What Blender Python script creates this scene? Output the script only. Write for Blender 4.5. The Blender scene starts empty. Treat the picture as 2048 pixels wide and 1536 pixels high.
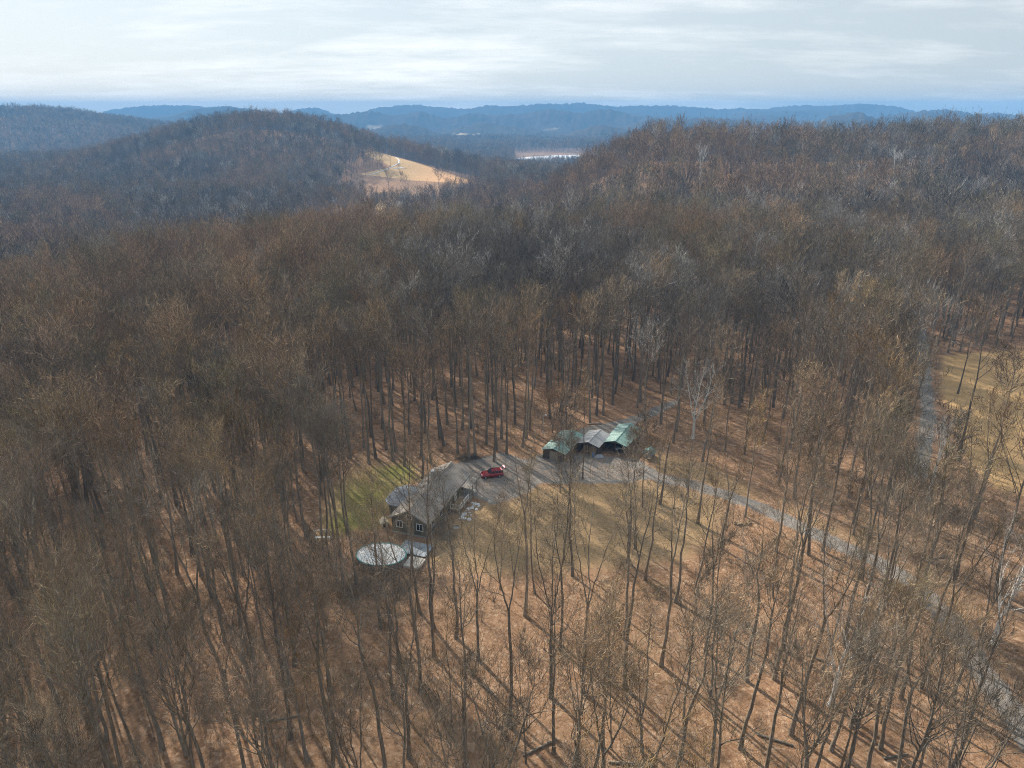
import bpy, math, random
import numpy as np
from mathutils import Vector, Matrix

R = math.radians
sc = bpy.context.scene

# ------------------------------------------------------------------ camera
CAM_Z = 68.0
PITCH = R(21.2)
FOC = 1422.0                     # focal length in pixels of a 2048 px wide picture
cam_d = bpy.data.cameras.new('camera')
cam_d.sensor_width = 36.0
cam_d.lens = 36.0 * FOC / 2048.0
cam_d.clip_start = 0.5
cam_d.clip_end = 60000.0
cam = bpy.data.objects.new('camera', cam_d)
sc.collection.objects.link(cam)
cam.location = (0, 0, CAM_Z)
cam.rotation_euler = (R(90) - PITCH, 0, 0)
sc.camera = cam

# ------------------------------------------------------------------ sky and sun
SUN_AZ = R(36)                   # degrees to the side of the view, towards -x
SUN_EL = R(33)
world = bpy.data.worlds.new('World')
sc.world = world
world.use_nodes = True
wn, wl = world.node_tree.nodes, world.node_tree.links
wn.clear()
w_out = wn.new('ShaderNodeOutputWorld')
bg = wn.new('ShaderNodeBackground')
sky = wn.new('ShaderNodeTexSky')
sky.sky_type = 'NISHITA'
sky.sun_disc = False
sky.sun_elevation = SUN_EL
sky.sun_rotation = -SUN_AZ
sky.altitude = 300
sky.air_density = 1.0
sky.dust_density = 1.0
sky.ozone_density = 1.0
SKY_STRENGTH = 0.1
# thin cirrus: noise on a flat cloud layer high above the land
tc = wn.new('ShaderNodeTexCoord')
sep = wn.new('ShaderNodeSeparateXYZ')
wl.new(tc.outputs['Generated'], sep.inputs[0])
zz = wn.new('ShaderNodeMath'); zz.operation = 'MAXIMUM'; zz.inputs[1].default_value = 0.0
wl.new(sep.outputs['Z'], zz.inputs[0])
za = wn.new('ShaderNodeMath'); za.operation = 'ADD'; za.inputs[1].default_value = 0.11
wl.new(zz.outputs[0], za.inputs[0])
dx = wn.new('ShaderNodeMath'); dx.operation = 'DIVIDE'
wl.new(sep.outputs['X'], dx.inputs[0]); wl.new(za.outputs[0], dx.inputs[1])
dy = wn.new('ShaderNodeMath'); dy.operation = 'DIVIDE'
wl.new(sep.outputs['Y'], dy.inputs[0]); wl.new(za.outputs[0], dy.inputs[1])
cmb = wn.new('ShaderNodeCombineXYZ')
wl.new(dx.outputs[0], cmb.inputs[0]); wl.new(dy.outputs[0], cmb.inputs[1])


def w_noise(scale_xy, seed, detail, rough, dist):
    mp = wn.new('ShaderNodeMapping')
    mp.inputs['Scale'].default_value = (scale_xy[0], scale_xy[1], 1)
    mp.inputs['Rotation'].default_value = (0, 0, R(8))
    mp.inputs['Location'].default_value = (seed, seed * 0.7, 0)
    wl.new(cmb.outputs[0], mp.inputs[0])
    n = wn.new('ShaderNodeTexNoise')
    n.noise_dimensions = '2D'
    n.inputs['Scale'].default_value = 1.0
    n.inputs['Detail'].default_value = detail
    n.inputs['Roughness'].default_value = rough
    n.inputs['Distortion'].default_value = dist
    wl.new(mp.outputs[0], n.inputs['Vector'])
    return n


n1 = w_noise((0.75, 1.5), 21.9, 10, 0.66, 0.15)
n2 = w_noise((0.30, 0.45), 5.1, 3, 0.5, 0.0)
mul = wn.new('ShaderNodeMath'); mul.operation = 'MULTIPLY'
wl.new(n1.outputs['Fac'], mul.inputs[0]); wl.new(n2.outputs['Fac'], mul.inputs[1])
cr = wn.new('ShaderNodeValToRGB')
cr.color_ramp.elements[0].position = 0.22
cr.color_ramp.elements[0].color = (0, 0, 0, 1)
cr.color_ramp.elements[1].position = 0.44
cr.color_ramp.elements[1].color = (1, 1, 1, 1)
wl.new(mul.outputs[0], cr.inputs[0])
# clear sky seen through an even veil, streaks of cirrus over it
sk_s = wn.new('ShaderNodeVectorMath'); sk_s.operation = 'SCALE'
sk_s.inputs['Scale'].default_value = SKY_STRENGTH
wl.new(sky.outputs[0], sk_s.inputs[0])
veil = wn.new('ShaderNodeMix'); veil.data_type = 'RGBA'
veil.inputs[0].default_value = 0.86
veil.inputs[7].default_value = (0.50, 0.56, 0.605, 1)
wl.new(sk_s.outputs[0], veil.inputs[6])
clm = wn.new('ShaderNodeMix'); clm.data_type = 'RGBA'
clm.inputs[7].default_value = (0.93, 0.93, 0.91, 1)
cf = wn.new('ShaderNodeMath'); cf.operation = 'MULTIPLY'; cf.inputs[1].default_value = 0.6
wl.new(cr.outputs[0], cf.inputs[0])
# cloud and veil are brighter towards the sun
sdn = wn.new('ShaderNodeVectorMath'); sdn.operation = 'DOT_PRODUCT'
sdn.inputs[1].default_value = (-math.sin(SUN_AZ) * math.cos(SUN_EL), math.cos(SUN_AZ) * math.cos(SUN_EL), math.sin(SUN_EL))
wl.new(tc.outputs['Generated'], sdn.inputs[0])
smr = wn.new('ShaderNodeMapRange'); smr.inputs[1].default_value = 0.35; smr.inputs[2].default_value = 1.0
smr.inputs[3].default_value = 0.88; smr.inputs[4].default_value = 1.06
wl.new(sdn.outputs['Value'], smr.inputs[0])
wl.new(cf.outputs[0], clm.inputs[0])
wl.new(veil.outputs[2], clm.inputs[6])
wl.new(clm.outputs[2], bg.inputs['Color'])
wl.new(smr.outputs[0], bg.inputs['Strength'])
wl.new(bg.outputs[0], w_out.inputs['Surface'])

sun_d = bpy.data.lights.new('sun', 'SUN')
sun_d.energy = 5.0
sun_d.angle = R(0.7)
sun_d.color = (1.0, 0.93, 0.83)
sun = bpy.data.objects.new('sun', sun_d)
sc.collection.objects.link(sun)
TO_SUN = Vector((-math.sin(SUN_AZ) * math.cos(SUN_EL), math.cos(SUN_AZ) * math.cos(SUN_EL), math.sin(SUN_EL)))
sun.rotation_euler = TO_SUN.to_track_quat('Z', 'Y').to_euler()
sun.location = (-200, 200, 400)

sc.view_settings.view_transform = 'Standard'
sc.view_settings.look = 'None'
sc.view_settings.gamma = 1.0
sc.view_settings.use_curve_mapping = False
sc.view_settings.exposure = 0.52

sc.render.engine = 'CYCLES'
cy = sc.cycles
cy.max_bounces = 3
cy.diffuse_bounces = 1
cy.glossy_bounces = 2
cy.transmission_bounces = 2
cy.transparent_max_bounces = 8
cy.volume_bounces = 0
cy.debug_use_spatial_splits = True
cy.use_denoising = True
cy.use_adaptive_sampling = True
cy.adaptive_threshold = 0.028
cy.adaptive_min_samples = 24
try:
    cy.denoiser = 'OPENIMAGEDENOISE'
    cy.denoising_input_passes = 'RGB_ALBEDO_NORMAL'
    cy.denoising_prefilter = 'NONE'
except Exception:
    pass
cy.filter_width = 1.0

HAZE_DENSITY = 2.2e-4
HAZE_COLOR = (0.22, 0.52, 0.93, 1)

rng = np.random.default_rng(7)
random.seed(7)
COL = sc.collection

# ------------------------------------------------------------------ small maths


def sstep(t):
    t = np.clip(t, 0, 1)
    return t * t * (3 - 2 * t)


def hash2(ix, iy, s=0):
    n = (ix.astype(np.int64) * 374761393 + iy.astype(np.int64) * 668265263 + s * 974711) & 0x7fffffff
    n = ((n ^ (n >> 13)) * 1274126177) & 0x7fffffff
    n = (n ^ (n >> 16)) & 0xffff
    return n / 65535.0


def vnoise(x, y, s=0):
    x = np.asarray(x, float); y = np.asarray(y, float)
    ix = np.floor(x); iy = np.floor(y)
    fx = sstep(x - ix); fy = sstep(y - iy)
    ix = ix.astype(np.int64); iy = iy.astype(np.int64)
    a = hash2(ix, iy, s); b = hash2(ix + 1, iy, s); c = hash2(ix, iy + 1, s); d = hash2(ix + 1, iy + 1, s)
    return (a + (b - a) * fx) * (1 - fy) + (c + (d - c) * fx) * fy


def fbm(x, y, s=0, o=4):
    v = 0; a = 0.5; t = 0
    for k in range(o):
        v = v + a * vnoise(x * 2 ** k, y * 2 ** k, s + k * 17); t += a; a *= 0.5
    return v / t


def gauss(x, y, cx, cy_, sx, sy, rot=0.0):
    c, s = math.cos(rot), math.sin(rot)
    u = ((x - cx) * c + (y - cy_) * s) / sx
    v = (-(x - cx) * s + (y - cy_) * c) / sy
    return np.exp(-(u * u + v * v))


def height(x, y):
    """ground height of the whole land, metres above the house plot"""
    x = np.asarray(x, float); y = np.asarray(y, float)
    z = -17.0 * sstep((-x - 45) / 190) * (1 - 0.6 * sstep((y - 300) / 300))
    z = z - 24.0 * sstep((y - 215) / 270) * (1 - 0.35 * sstep((-x - 45) / 190))
    # gentle swell of the plot itself
    z = z + (fbm(x / 35, y / 35, 3, 2) - 0.5) * 1.2 * sstep((np.hypot(x - 2, y - 118) - 32) / 40)
    # wooded ridge on the right
    ridge = sstep((x + 10 - 0.06 * (y - 560)) / 120)
    z = z + (54 + 9 * (fbm(x / 130, y / 130, 5, 3) - 0.5)) * ridge * np.exp(-np.clip((y - 560 - 0.04 * x) / 165, -9, 9) ** 2)
    z = z + 8 * sstep((x - 150) / 250) * sstep((y - 180) / 200) * np.exp(-np.clip((y - 420) / 200, -9, 9) ** 2)
    # valley beyond
    z = z - 26.0 * sstep((y - 860 - 0.9 * np.clip(-x - 40, 0, 300)) / 330)
    # round hill left of the middle, its tail and apron
    z = z + 56 * gauss(x, y, -335, 1060, 150, 150) + 24 * gauss(x, y, -480, 1110, 130, 150)
    z = z + 17 * gauss(x, y, -125, 1080, 130, 165)
    z = z
    # long hill further left
    z = z + 94 * gauss(x, y, -1330, 1980, 560, 330, 0.25) + 30 * gauss(x, y, -2000, 2300, 600, 500)
    # wooded roughness of the slopes
    rough = sstep((y - 350) / 500)
    z = z + rough * 16 * (fbm(x / 210, y / 210, 11, 3) - 0.5)
    # far ranges
    r = np.hypot(x, y)
    fl = -52.0
    far = np.full(np.shape(z), -400.0)
    for k, (yb, H, amp, wl_, wy) in enumerate(((2850, -26, 90, 420, 170), (3350, -12, 110, 500, 190), (3950, 6, 124, 560, 220), (4650, 24, 128, 600, 250), (5400, 40, 130, 640, 280))):
        top = H + amp * (fbm(x / wl_ + k * 7.3, np.full(np.shape(z), k * 3.1), 31 + k, 3) - 0.5) * 1.8
        top = top + (26 + 3 * k) * sstep((-x - 0.24 * yb) / (0.4 * yb)) + 8 * sstep((x - 0.3 * yb) / (0.3 * yb))
        top = np.where(top > 52, 52 + 0.5 * (top - 52), top)
        w = (fbm(x / (wl_ * 0.8) + 3.3 * k, y / (wl_ * 0.9), 57 + k, 3) - 0.5) * 1.6 * wy
        prof = np.exp(-np.clip((y - yb - w) / wy, -9, 9) ** 2)
        far = np.maximum(far, fl + (top - fl) * prof)
    far = far + 30 * (fbm(x / 330, y / 330, 71, 3) - 0.5)
    t = sstep((r - 2250) / 500)
    z = np.where(t > 0, z * (1 - t) + np.maximum(z, far) * t, z)
    # flat bottom land where the flooded field lies
    fb = np.exp(-np.clip(((x - 120) / 260) ** 2 + ((y - 1900) / 330) ** 2, 0, 60) ** 2)
    z = z * (1 - fb) + (-50.0) * fb
    return z


def H1(x, y):
    return float(height(np.array([x]), np.array([y]))[0])


def ray_dir(u, v):
    a = (u - 1024) / FOC; b = (768 - v) / FOC
    return np.array([a, math.cos(PITCH) + math.sin(PITCH) * b, -math.sin(PITCH) + math.cos(PITCH) * b])


def un(u, v, z=0.0):
    """a point of the place at height z, read off a photograph coordinate"""
    d = ray_dir(u, v); s = (z - CAM_Z) / d[2]
    return (float(d[0] * s), float(d[1] * s))


def land(u, v, lift=0.0):
    """first point of the land along a photograph coordinate"""
    d = ray_dir(u, v)
    s = np.concatenate([np.arange(40, 600, 1.0), np.arange(600, 3000, 4.0)])
    X = d[0] * s; Y = d[1] * s; Z = CAM_Z + d[2] * s
    hit = np.nonzero(Z < height(X, Y) + lift)[0]
    k = hit[0] if len(hit) else len(s) - 1
    return (float(X[k]), float(Y[k]))


def project(x, y, z):
    dep = y * math.cos(PITCH) - (z - CAM_Z) * math.sin(PITCH)
    up = (z - CAM_Z) * math.cos(PITCH) + y * math.sin(PITCH)
    return 1024 + FOC * x / dep, 768 - FOC * up / dep, dep


def sd_poly(x, y, poly):
    """signed distance to a polygon, negative inside"""
    d = np.full(np.shape(x), 1e9); ins = np.zeros(np.shape(x), bool)
    n = len(poly)
    for i in range(n):
        ax, ay = poly[i]; bx, by = poly[(i + 1) % n]
        ex, ey = bx - ax, by - ay
        t = np.clip(((x - ax) * ex + (y - ay) * ey) / (ex * ex + ey * ey + 1e-9), 0, 1)
        d = np.minimum(d, np.hypot(x - ax - t * ex, y - ay - t * ey))
        c = ((ay > y) != (by > y)) & (x < (bx - ax) * (y - ay) / (by - ay + 1e-12) + ax)
        ins ^= c
    return np.where(ins, -d, d)


def sd_line(x, y, line, hw):
    d = np.full(np.shape(x), 1e9)
    for (ax, ay), (bx, by) in zip(line[:-1], line[1:]):
        ex, ey = bx - ax, by - ay
        t = np.clip(((x - ax) * ex + (y - ay) * ey) / (ex * ex + ey * ey + 1e-9), 0, 1)
        d = np.minimum(d, np.hypot(x - ax - t * ex, y - ay - t * ey))
    return d - hw


# ------------------------------------------------------------------ materials


def new_mat(name):
    m = bpy.data.materials.new(name); m.use_nodes = True
    nt = m.node_tree
    b = nt.nodes['Principled BSDF']
    b.inputs['Roughness'].default_value = 0.9
    b.inputs['Specular IOR Level'].default_value = 0.15
    return m, nt.nodes, nt.links, b


def noise(n, l, scale, detail=3, rough=0.55, coord=None, dist=0.0):
    t = n.new('ShaderNodeTexNoise')
    t.inputs['Scale'].default_value = scale; t.inputs['Detail'].default_value = detail
    t.inputs['Roughness'].default_value = rough; t.inputs['Distortion'].default_value = dist
    if coord is not None: l.new(coord, t.inputs['Vector'])
    return t.outputs['Fac']


def ramp(n, l, fac, stops):
    c = n.new('ShaderNodeValToRGB')
    e = c.color_ramp.elements
    e[0].position, e[0].color = stops[0][0], (*stops[0][1], 1)
    e[1].position, e[1].color = stops[-1][0], (*stops[-1][1], 1)
    for p, col in stops[1:-1]:
        q = e.new(p); q.color = (*col, 1)
    l.new(fac, c.inputs[0])
    return c.outputs[0]


def mixc(n, l, fac, a, b, mode='MIX'):
    m = n.new('ShaderNodeMix'); m.data_type = 'RGBA'; m.blend_type = mode
    for sock, v in ((0, fac), (6, a), (7, b)):
        if hasattr(v, 'links') or hasattr(v, 'is_linked'): l.new(v, m.inputs[sock])
        elif sock == 0: m.inputs[0].default_value = v
        else: m.inputs[sock].default_value = (*v, 1)
    return m.outputs[2]


def math_n(n, l, op, a, b=None, clamp=False):
    m = n.new('ShaderNodeMath'); m.operation = op; m.use_clamp = clamp
    for i, v in enumerate((a, b)):
        if v is None: continue
        if hasattr(v, 'is_linked'): l.new(v, m.inputs[i])
        else: m.inputs[i].default_value = v
    return m.outputs[0]


def maprange(n, l, v, a, b, c=0.0, d=1.0):
    m = n.new('ShaderNodeMapRange'); m.clamp = True
    l.new(v, m.inputs[0])
    for i, q in enumerate((a, b, c, d)): m.inputs[i + 1].default_value = q
    return m.outputs[0]


def attr(n, name):
    a = n.new('ShaderNodeAttribute'); a.attribute_name = name
    return a.outputs['Fac']


def pos(n):
    return n.new('ShaderNodeNewGeometry').outputs['Position']


def bump(n, l, b, h, strength, dist):
    k = n.new('ShaderNodeBump'); k.inputs['Strength'].default_value = strength; k.inputs['Distance'].default_value = dist
    l.new(h, k.inputs['Height']); l.new(k.outputs[0], b.inputs['Normal'])


def simple(name, col, rough=0.8, var=0.25, scale=3.0, metal=0.0, spec=0.2, bumpy=0.0):
    m, n, l, b = new_mat(name)
    tcx = n.new('ShaderNodeTexCoord').outputs['Object']
    f = noise(n, l, scale, 5, 0.6, tcx)
    lo = tuple(c * (1 - var) for c in col); hi = tuple(min(1, c * (1 + var)) for c in col)
    l.new(ramp(n, l, f, ((0.3, lo), (0.7, hi))), b.inputs['Base Color'])
    b.inputs['Roughness'].default_value = rough; b.inputs['Metallic'].default_value = metal
    b.inputs['Specular IOR Level'].default_value = spec
    if bumpy: bump(n, l, b, f, bumpy, 0.05)
    return m


def ground_material():
    m, n, l, b = new_mat('ground_cover')
    P = pos(n)
    big = noise(n, l, 0.035, 4, 0.6, P)
    mid = noise(n, l, 0.35, 5, 0.65, P)
    fine = noise(n, l, 2.6, 6, 0.75, P)
    vor = n.new('ShaderNodeTexVoronoi'); vor.inputs['Scale'].default_value = 2.3
    vor.inputs['Randomness'].default_value = 1.0
    l.new(P, vor.inputs['Vector'])
    vsep = n.new('ShaderNodeSeparateColor'); l.new(vor.outputs['Color'], vsep.inputs[0])
    # fallen leaves
    leaf = ramp(n, l, fine, ((0.30, (0.150, 0.092, 0.055)), (0.48, (0.315, 0.195, 0.120)), (0.62, (0.43, 0.285, 0.185)), (0.8, (0.56, 0.41, 0.29))))
    leaf2 = ramp(n, l, vsep.outputs[0], ((0.0, (0.22, 0.130, 0.072)), (0.5, (0.36, 0.222, 0.135)), (0.85, (0.42, 0.28, 0.185)), (1.0, (0.60, 0.46, 0.34))))
    leaf = mixc(n, l, 1.0, mixc(n, l, 0.5, leaf, leaf2), (1.05, 1.02, 1.00), 'MULTIPLY')
    tone = ramp(n, l, mid, ((0.28, (0.50, 0.45, 0.40)), (0.45, (0.88, 0.85, 0.82)), (0.58, (1.0, 0.98, 0.95)), (0.75, (1.22, 1.16, 1.08))))
    leaf = mixc(n, l, 1.0, leaf, tone, 'MULTIPLY')
    tone2 = ramp(n, l, big, ((0.35, (0.78, 0.82, 0.84)), (0.65, (1.12, 1.09, 1.05))))
    leaf = mixc(n, l, 1.0, leaf, tone2, 'MULTIPLY')
    # dormant and green grass
    tan = ramp(n, l, fine, ((0.3, (0.20, 0.130, 0.050)), (0.52, (0.38, 0.255, 0.14)), (0.75, (0.52, 0.37, 0.22))))
    grn = ramp(n, l, fine, ((0.3, (0.12, 0.115, 0.03)), (0.52, (0.235, 0.22, 0.060)), (0.75, (0.36, 0.33, 0.11))))
    gmask = math_n(n, l, 'ADD', attr(n, 'green'), math_n(n, l, 'MULTIPLY', math_n(n, l, 'SUBTRACT', mid, 0.5), 0.5), True)
    grass = mixc(n, l, gmask, tan, grn)
    lawn_d = math_n(n, l, 'ADD', attr(n, 'sd_lawn'), math_n(n, l, 'MULTIPLY', math_n(n, l, 'SUBTRACT', mid, 0.5), 9.0))
    lawn_d = math_n(n, l, 'ADD', lawn_d, math_n(n, l, 'MULTIPLY', math_n(n, l, 'SUBTRACT', fine, 0.5), 5.0))
    col = mixc(n, l, maprange(n, l, lawn_d, 1.4, -2.0), leaf, grass)
    # open fields
    fcol = ramp(n, l, attr(n, 'tone'), ((0.0, (0.56, 0.365, 0.19)), (0.5, (0.55, 0.39, 0.21)), (1.0, (0.70, 0.41, 0.22))))
    fcol = mixc(n, l, 1.0, fcol, ramp(n, l, mid, ((0.3, (0.78, 0.78, 0.75)), (0.7, (1.15, 1.12, 1.05)))), 'MULTIPLY')
    fcol = mixc(n, l, 1.0, fcol, ramp(n, l, fine, ((0.3, (0.75, 0.75, 0.72)), (0.7, (1.2, 1.2, 1.15)))), 'MULTIPLY')
    fd = math_n(n, l, 'ADD', attr(n, 'sd_field'), math_n(n, l, 'MULTIPLY', math_n(n, l, 'SUBTRACT', mid, 0.5), 5.0))
    col = mixc(n, l, maprange(n, l, fd, 0.8, -0.8), col, fcol)
    # gravel
    gr = ramp(n, l, fine, ((0.3, (0.165, 0.15, 0.132)), (0.5, (0.27, 0.248, 0.222)), (0.72, (0.39, 0.36, 0.325))))
    gr = mixc(n, l, 1.0, gr, ramp(n, l, mid, ((0.3, (0.78, 0.76, 0.74)), (0.7, (1.1, 1.1, 1.1)))), 'MULTIPLY')
    worn = math_n(n, l, 'MULTIPLY', maprange(n, l, attr(n, 'sd_gravel'), -1.1, -1.6), maprange(n, l, mid, 0.4, 0.65, 0.0, 0.4))
    gr = mixc(n, l, worn, gr, leaf)
    gd = math_n(n, l, 'ADD', attr(n, 'sd_gravel'), math_n(n, l, 'MULTIPLY', math_n(n, l, 'SUBTRACT', mid, 0.5), 3.0))
    gd = math_n(n, l, 'ADD', gd, math_n(n, l, 'MULTIPLY', math_n(n, l, 'SUBTRACT', fine, 0.5), 2.2))
    col = mixc(n, l, maprange(n, l, gd, 0.25, -0.35), col, gr)
    l.new(col, b.inputs['Base Color'])
    bump(n, l, b, fine, 0.6, 0.25)
    b.inputs['Roughness'].default_value = 1.0
    b.inputs['Specular IOR Level'].default_value = 0.05
    return m


def bark_material(name, dark, light, rnd=0.5, moss=0.0):
    m, n, l, b = new_mat(name)
    tcx = n.new('ShaderNodeTexCoord').outputs['Object']
    mp = n.new('ShaderNodeMapping'); mp.inputs['Scale'].default_value = (7, 7, 1.1)
    l.new(tcx, mp.inputs[0])
    f = noise(n, l, 1.0, 5, 0.65, mp.outputs[0])
    col = ramp(n, l, f, ((0.32, dark), (0.68, light)))
    oi = n.new('ShaderNodeObjectInfo').outputs['Random']
    t = ramp(n, l, oi, ((0.0, (0.72, 0.70, 0.68)), (0.35, (1.0, 0.96, 0.9)), (0.7, (1.2, 1.17, 1.12)), (1.0, (1.4, 1.36, 1.28))))
    col = mixc(n, l, rnd, col, mixc(n, l, 1.0, col, t, 'MULTIPLY'))
    if moss:
        g = noise(n, l, 0.8, 4, 0.6, tcx)
        col = mixc(n, l, maprange(n, l, g, 0.5, 0.75, 0, moss), col, (0.16, 0.17, 0.11))
    l.new(col, b.inputs['Base Color'])
    b.inputs['Roughness'].default_value = 1.0
    b.inputs['Specular IOR Level'].default_value = 0.05
    return m


def twig_material(name, stops):
    m, n, l, b = new_mat(name)
    oi = n.new('ShaderNodeObjectInfo').outputs['Random']
    wob = math_n(n, l, 'FRACT', math_n(n, l, 'MULTIPLY', oi, 7.31))
    col = ramp(n, l, oi, stops)
    t = ramp(n, l, wob, ((0.0, (0.78, 0.76, 0.73)), (1.0, (1.68, 1.65, 1.58))))
    col = mixc(n, l, 1.0, col, t, 'MULTIPLY')
    isl = n.new('ShaderNodeNewGeometry').outputs['Random Per Island']
    col = mixc(n, l, 1.0, col, ramp(n, l, isl, ((0.0, (0.28, 0.28, 0.29)), (0.6, (0.74, 0.74, 0.74)), (0.86, (1.25, 1.25, 1.25)), (1.0, (1.85, 1.86, 1.88)))), 'MULTIPLY')  # dark to bright per twig, painted contrast of shaded and lit twigs
    l.new(col, b.inputs['Base Color'])
    b.inputs['Roughness'].default_value = 0.85
    b.inputs['Specular IOR Level'].default_value = 0.12
    return m


M_GROUND = ground_material()
M_BARK = bark_material('grey_brown_bark', (0.125, 0.105, 0.083), (0.31, 0.268, 0.215), 0.8, 0.25)
M_PALE = bark_material('pale_sycamore_bark', (0.58, 0.56, 0.52), (0.90, 0.88, 0.84), 0.3)
M_TWIG = twig_material('bare_twigs', ((0.0, (0.17, 0.140, 0.105)), (0.22, (0.24, 0.185, 0.125)), (0.42, (0.22, 0.19, 0.15)),
                                      (0.58, (0.29, 0.20, 0.115)), (0.72, (0.24, 0.205, 0.13)), (0.86, (0.35, 0.225, 0.10)), (1.0, (0.29, 0.25, 0.19))))
M_TWIG_RED = twig_material('red_brown_twigs', ((0.0, (0.24, 0.175, 0.125)), (0.5, (0.28, 0.195, 0.13)), (1.0, (0.32, 0.225, 0.13))))
M_TWIG_PALE = twig_material('pale_twigs', ((0.0, (0.48, 0.45, 0.40)), (1.0, (0.56, 0.53, 0.48))))
M_TWIG_GREY = twig_material('grey_twigs', ((0.0, (0.22, 0.205, 0.185)), (0.6, (0.31, 0.285, 0.255)), (1.0, (0.40, 0.37, 0.33))))
M_TWIG_OLIVE = twig_material('olive_twigs', ((0.0, (0.185, 0.155, 0.095)), (1.0, (0.27, 0.225, 0.135))))
M_TWIG_ORANGE = twig_material('orange_brown_twigs', ((0.0, (0.27, 0.185, 0.115)), (1.0, (0.36, 0.245, 0.145))))
M_TWIG_DARK = twig_material('dark_twigs', ((0.0, (0.12, 0.10, 0.082)), (1.0, (0.19, 0.155, 0.12))))
M_LEAF = twig_material('dry_tan_leaves', ((0.0, (0.62, 0.44, 0.28)), (0.5, (0.68, 0.50, 0.34)), (1.0, (0.56, 0.37, 0.20))))
M_LEAF_ORANGE = twig_material('dry_orange_leaves', ((0.0, (0.34, 0.19, 0.06)), (1.0, (0.42, 0.22, 0.08))))

# ------------------------------------------------------------------ mesh helpers


def mesh_np(name, V, quads=None, tris=None, mats=(), qm=None, tm=None, smooth=False):
    """fast mesh from arrays; qm / tm are material indices per quad / triangle"""
    me = bpy.data.meshes.new(name)
    V = np.asarray(V, np.float32)
    q = np.zeros((0, 4), np.int32) if quads is None else np.asarray(quads, np.int32)
    t = np.zeros((0, 3), np.int32) if tris is None else np.asarray(tris, np.int32)
    me.vertices.add(len(V)); me.vertices.foreach_set('co', V.ravel())
    nl = len(q) * 4 + len(t) * 3
    me.loops.add(nl)
    me.loops.foreach_set('vertex_index', np.concatenate([q.ravel(), t.ravel()]).astype(np.int32))
    me.polygons.add(len(q) + len(t))
    starts = np.concatenate([np.arange(len(q)) * 4, len(q) * 4 + np.arange(len(t)) * 3]).astype(np.int32)
    me.polygons.foreach_set('loop_start', starts)
    if qm is not None or tm is not None:
        mi = np.concatenate([np.zeros(len(q)) if qm is None else qm, np.zeros(len(t)) if tm is None else tm]).astype(np.int32)
        me.polygons.foreach_set('material_index', mi)
    for m in mats: me.materials.append(m)
    me.update(calc_edges=True)
    if smooth: me.polygons.foreach_set('use_smooth', np.ones(len(me.polygons), bool))
    return me


def link(name, me, parent=None, loc=None, rot=None, scale=None):
    o = bpy.data.objects.new(name, me)
    COL.objects.link(o)
    if parent is not None: o.parent = parent
    if loc is not None: o.location = loc
    if rot is not None: o.rotation_euler = rot
    if scale is not None: o.scale = scale
    return o


def tag(o, label=None, cat=None, group=None, kind=None):
    if label: o['label'] = label
    if cat: o['category'] = cat
    if group: o['group'] = group
    if kind: o['kind'] = kind
    return o


def thing(name, label, cat, loc, rz=0.0, group=None):
    o = link(name, None, loc=loc, rot=(0, 0, rz))
    o.empty_display_size = 0.5
    return tag(o, label, cat, group)


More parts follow.
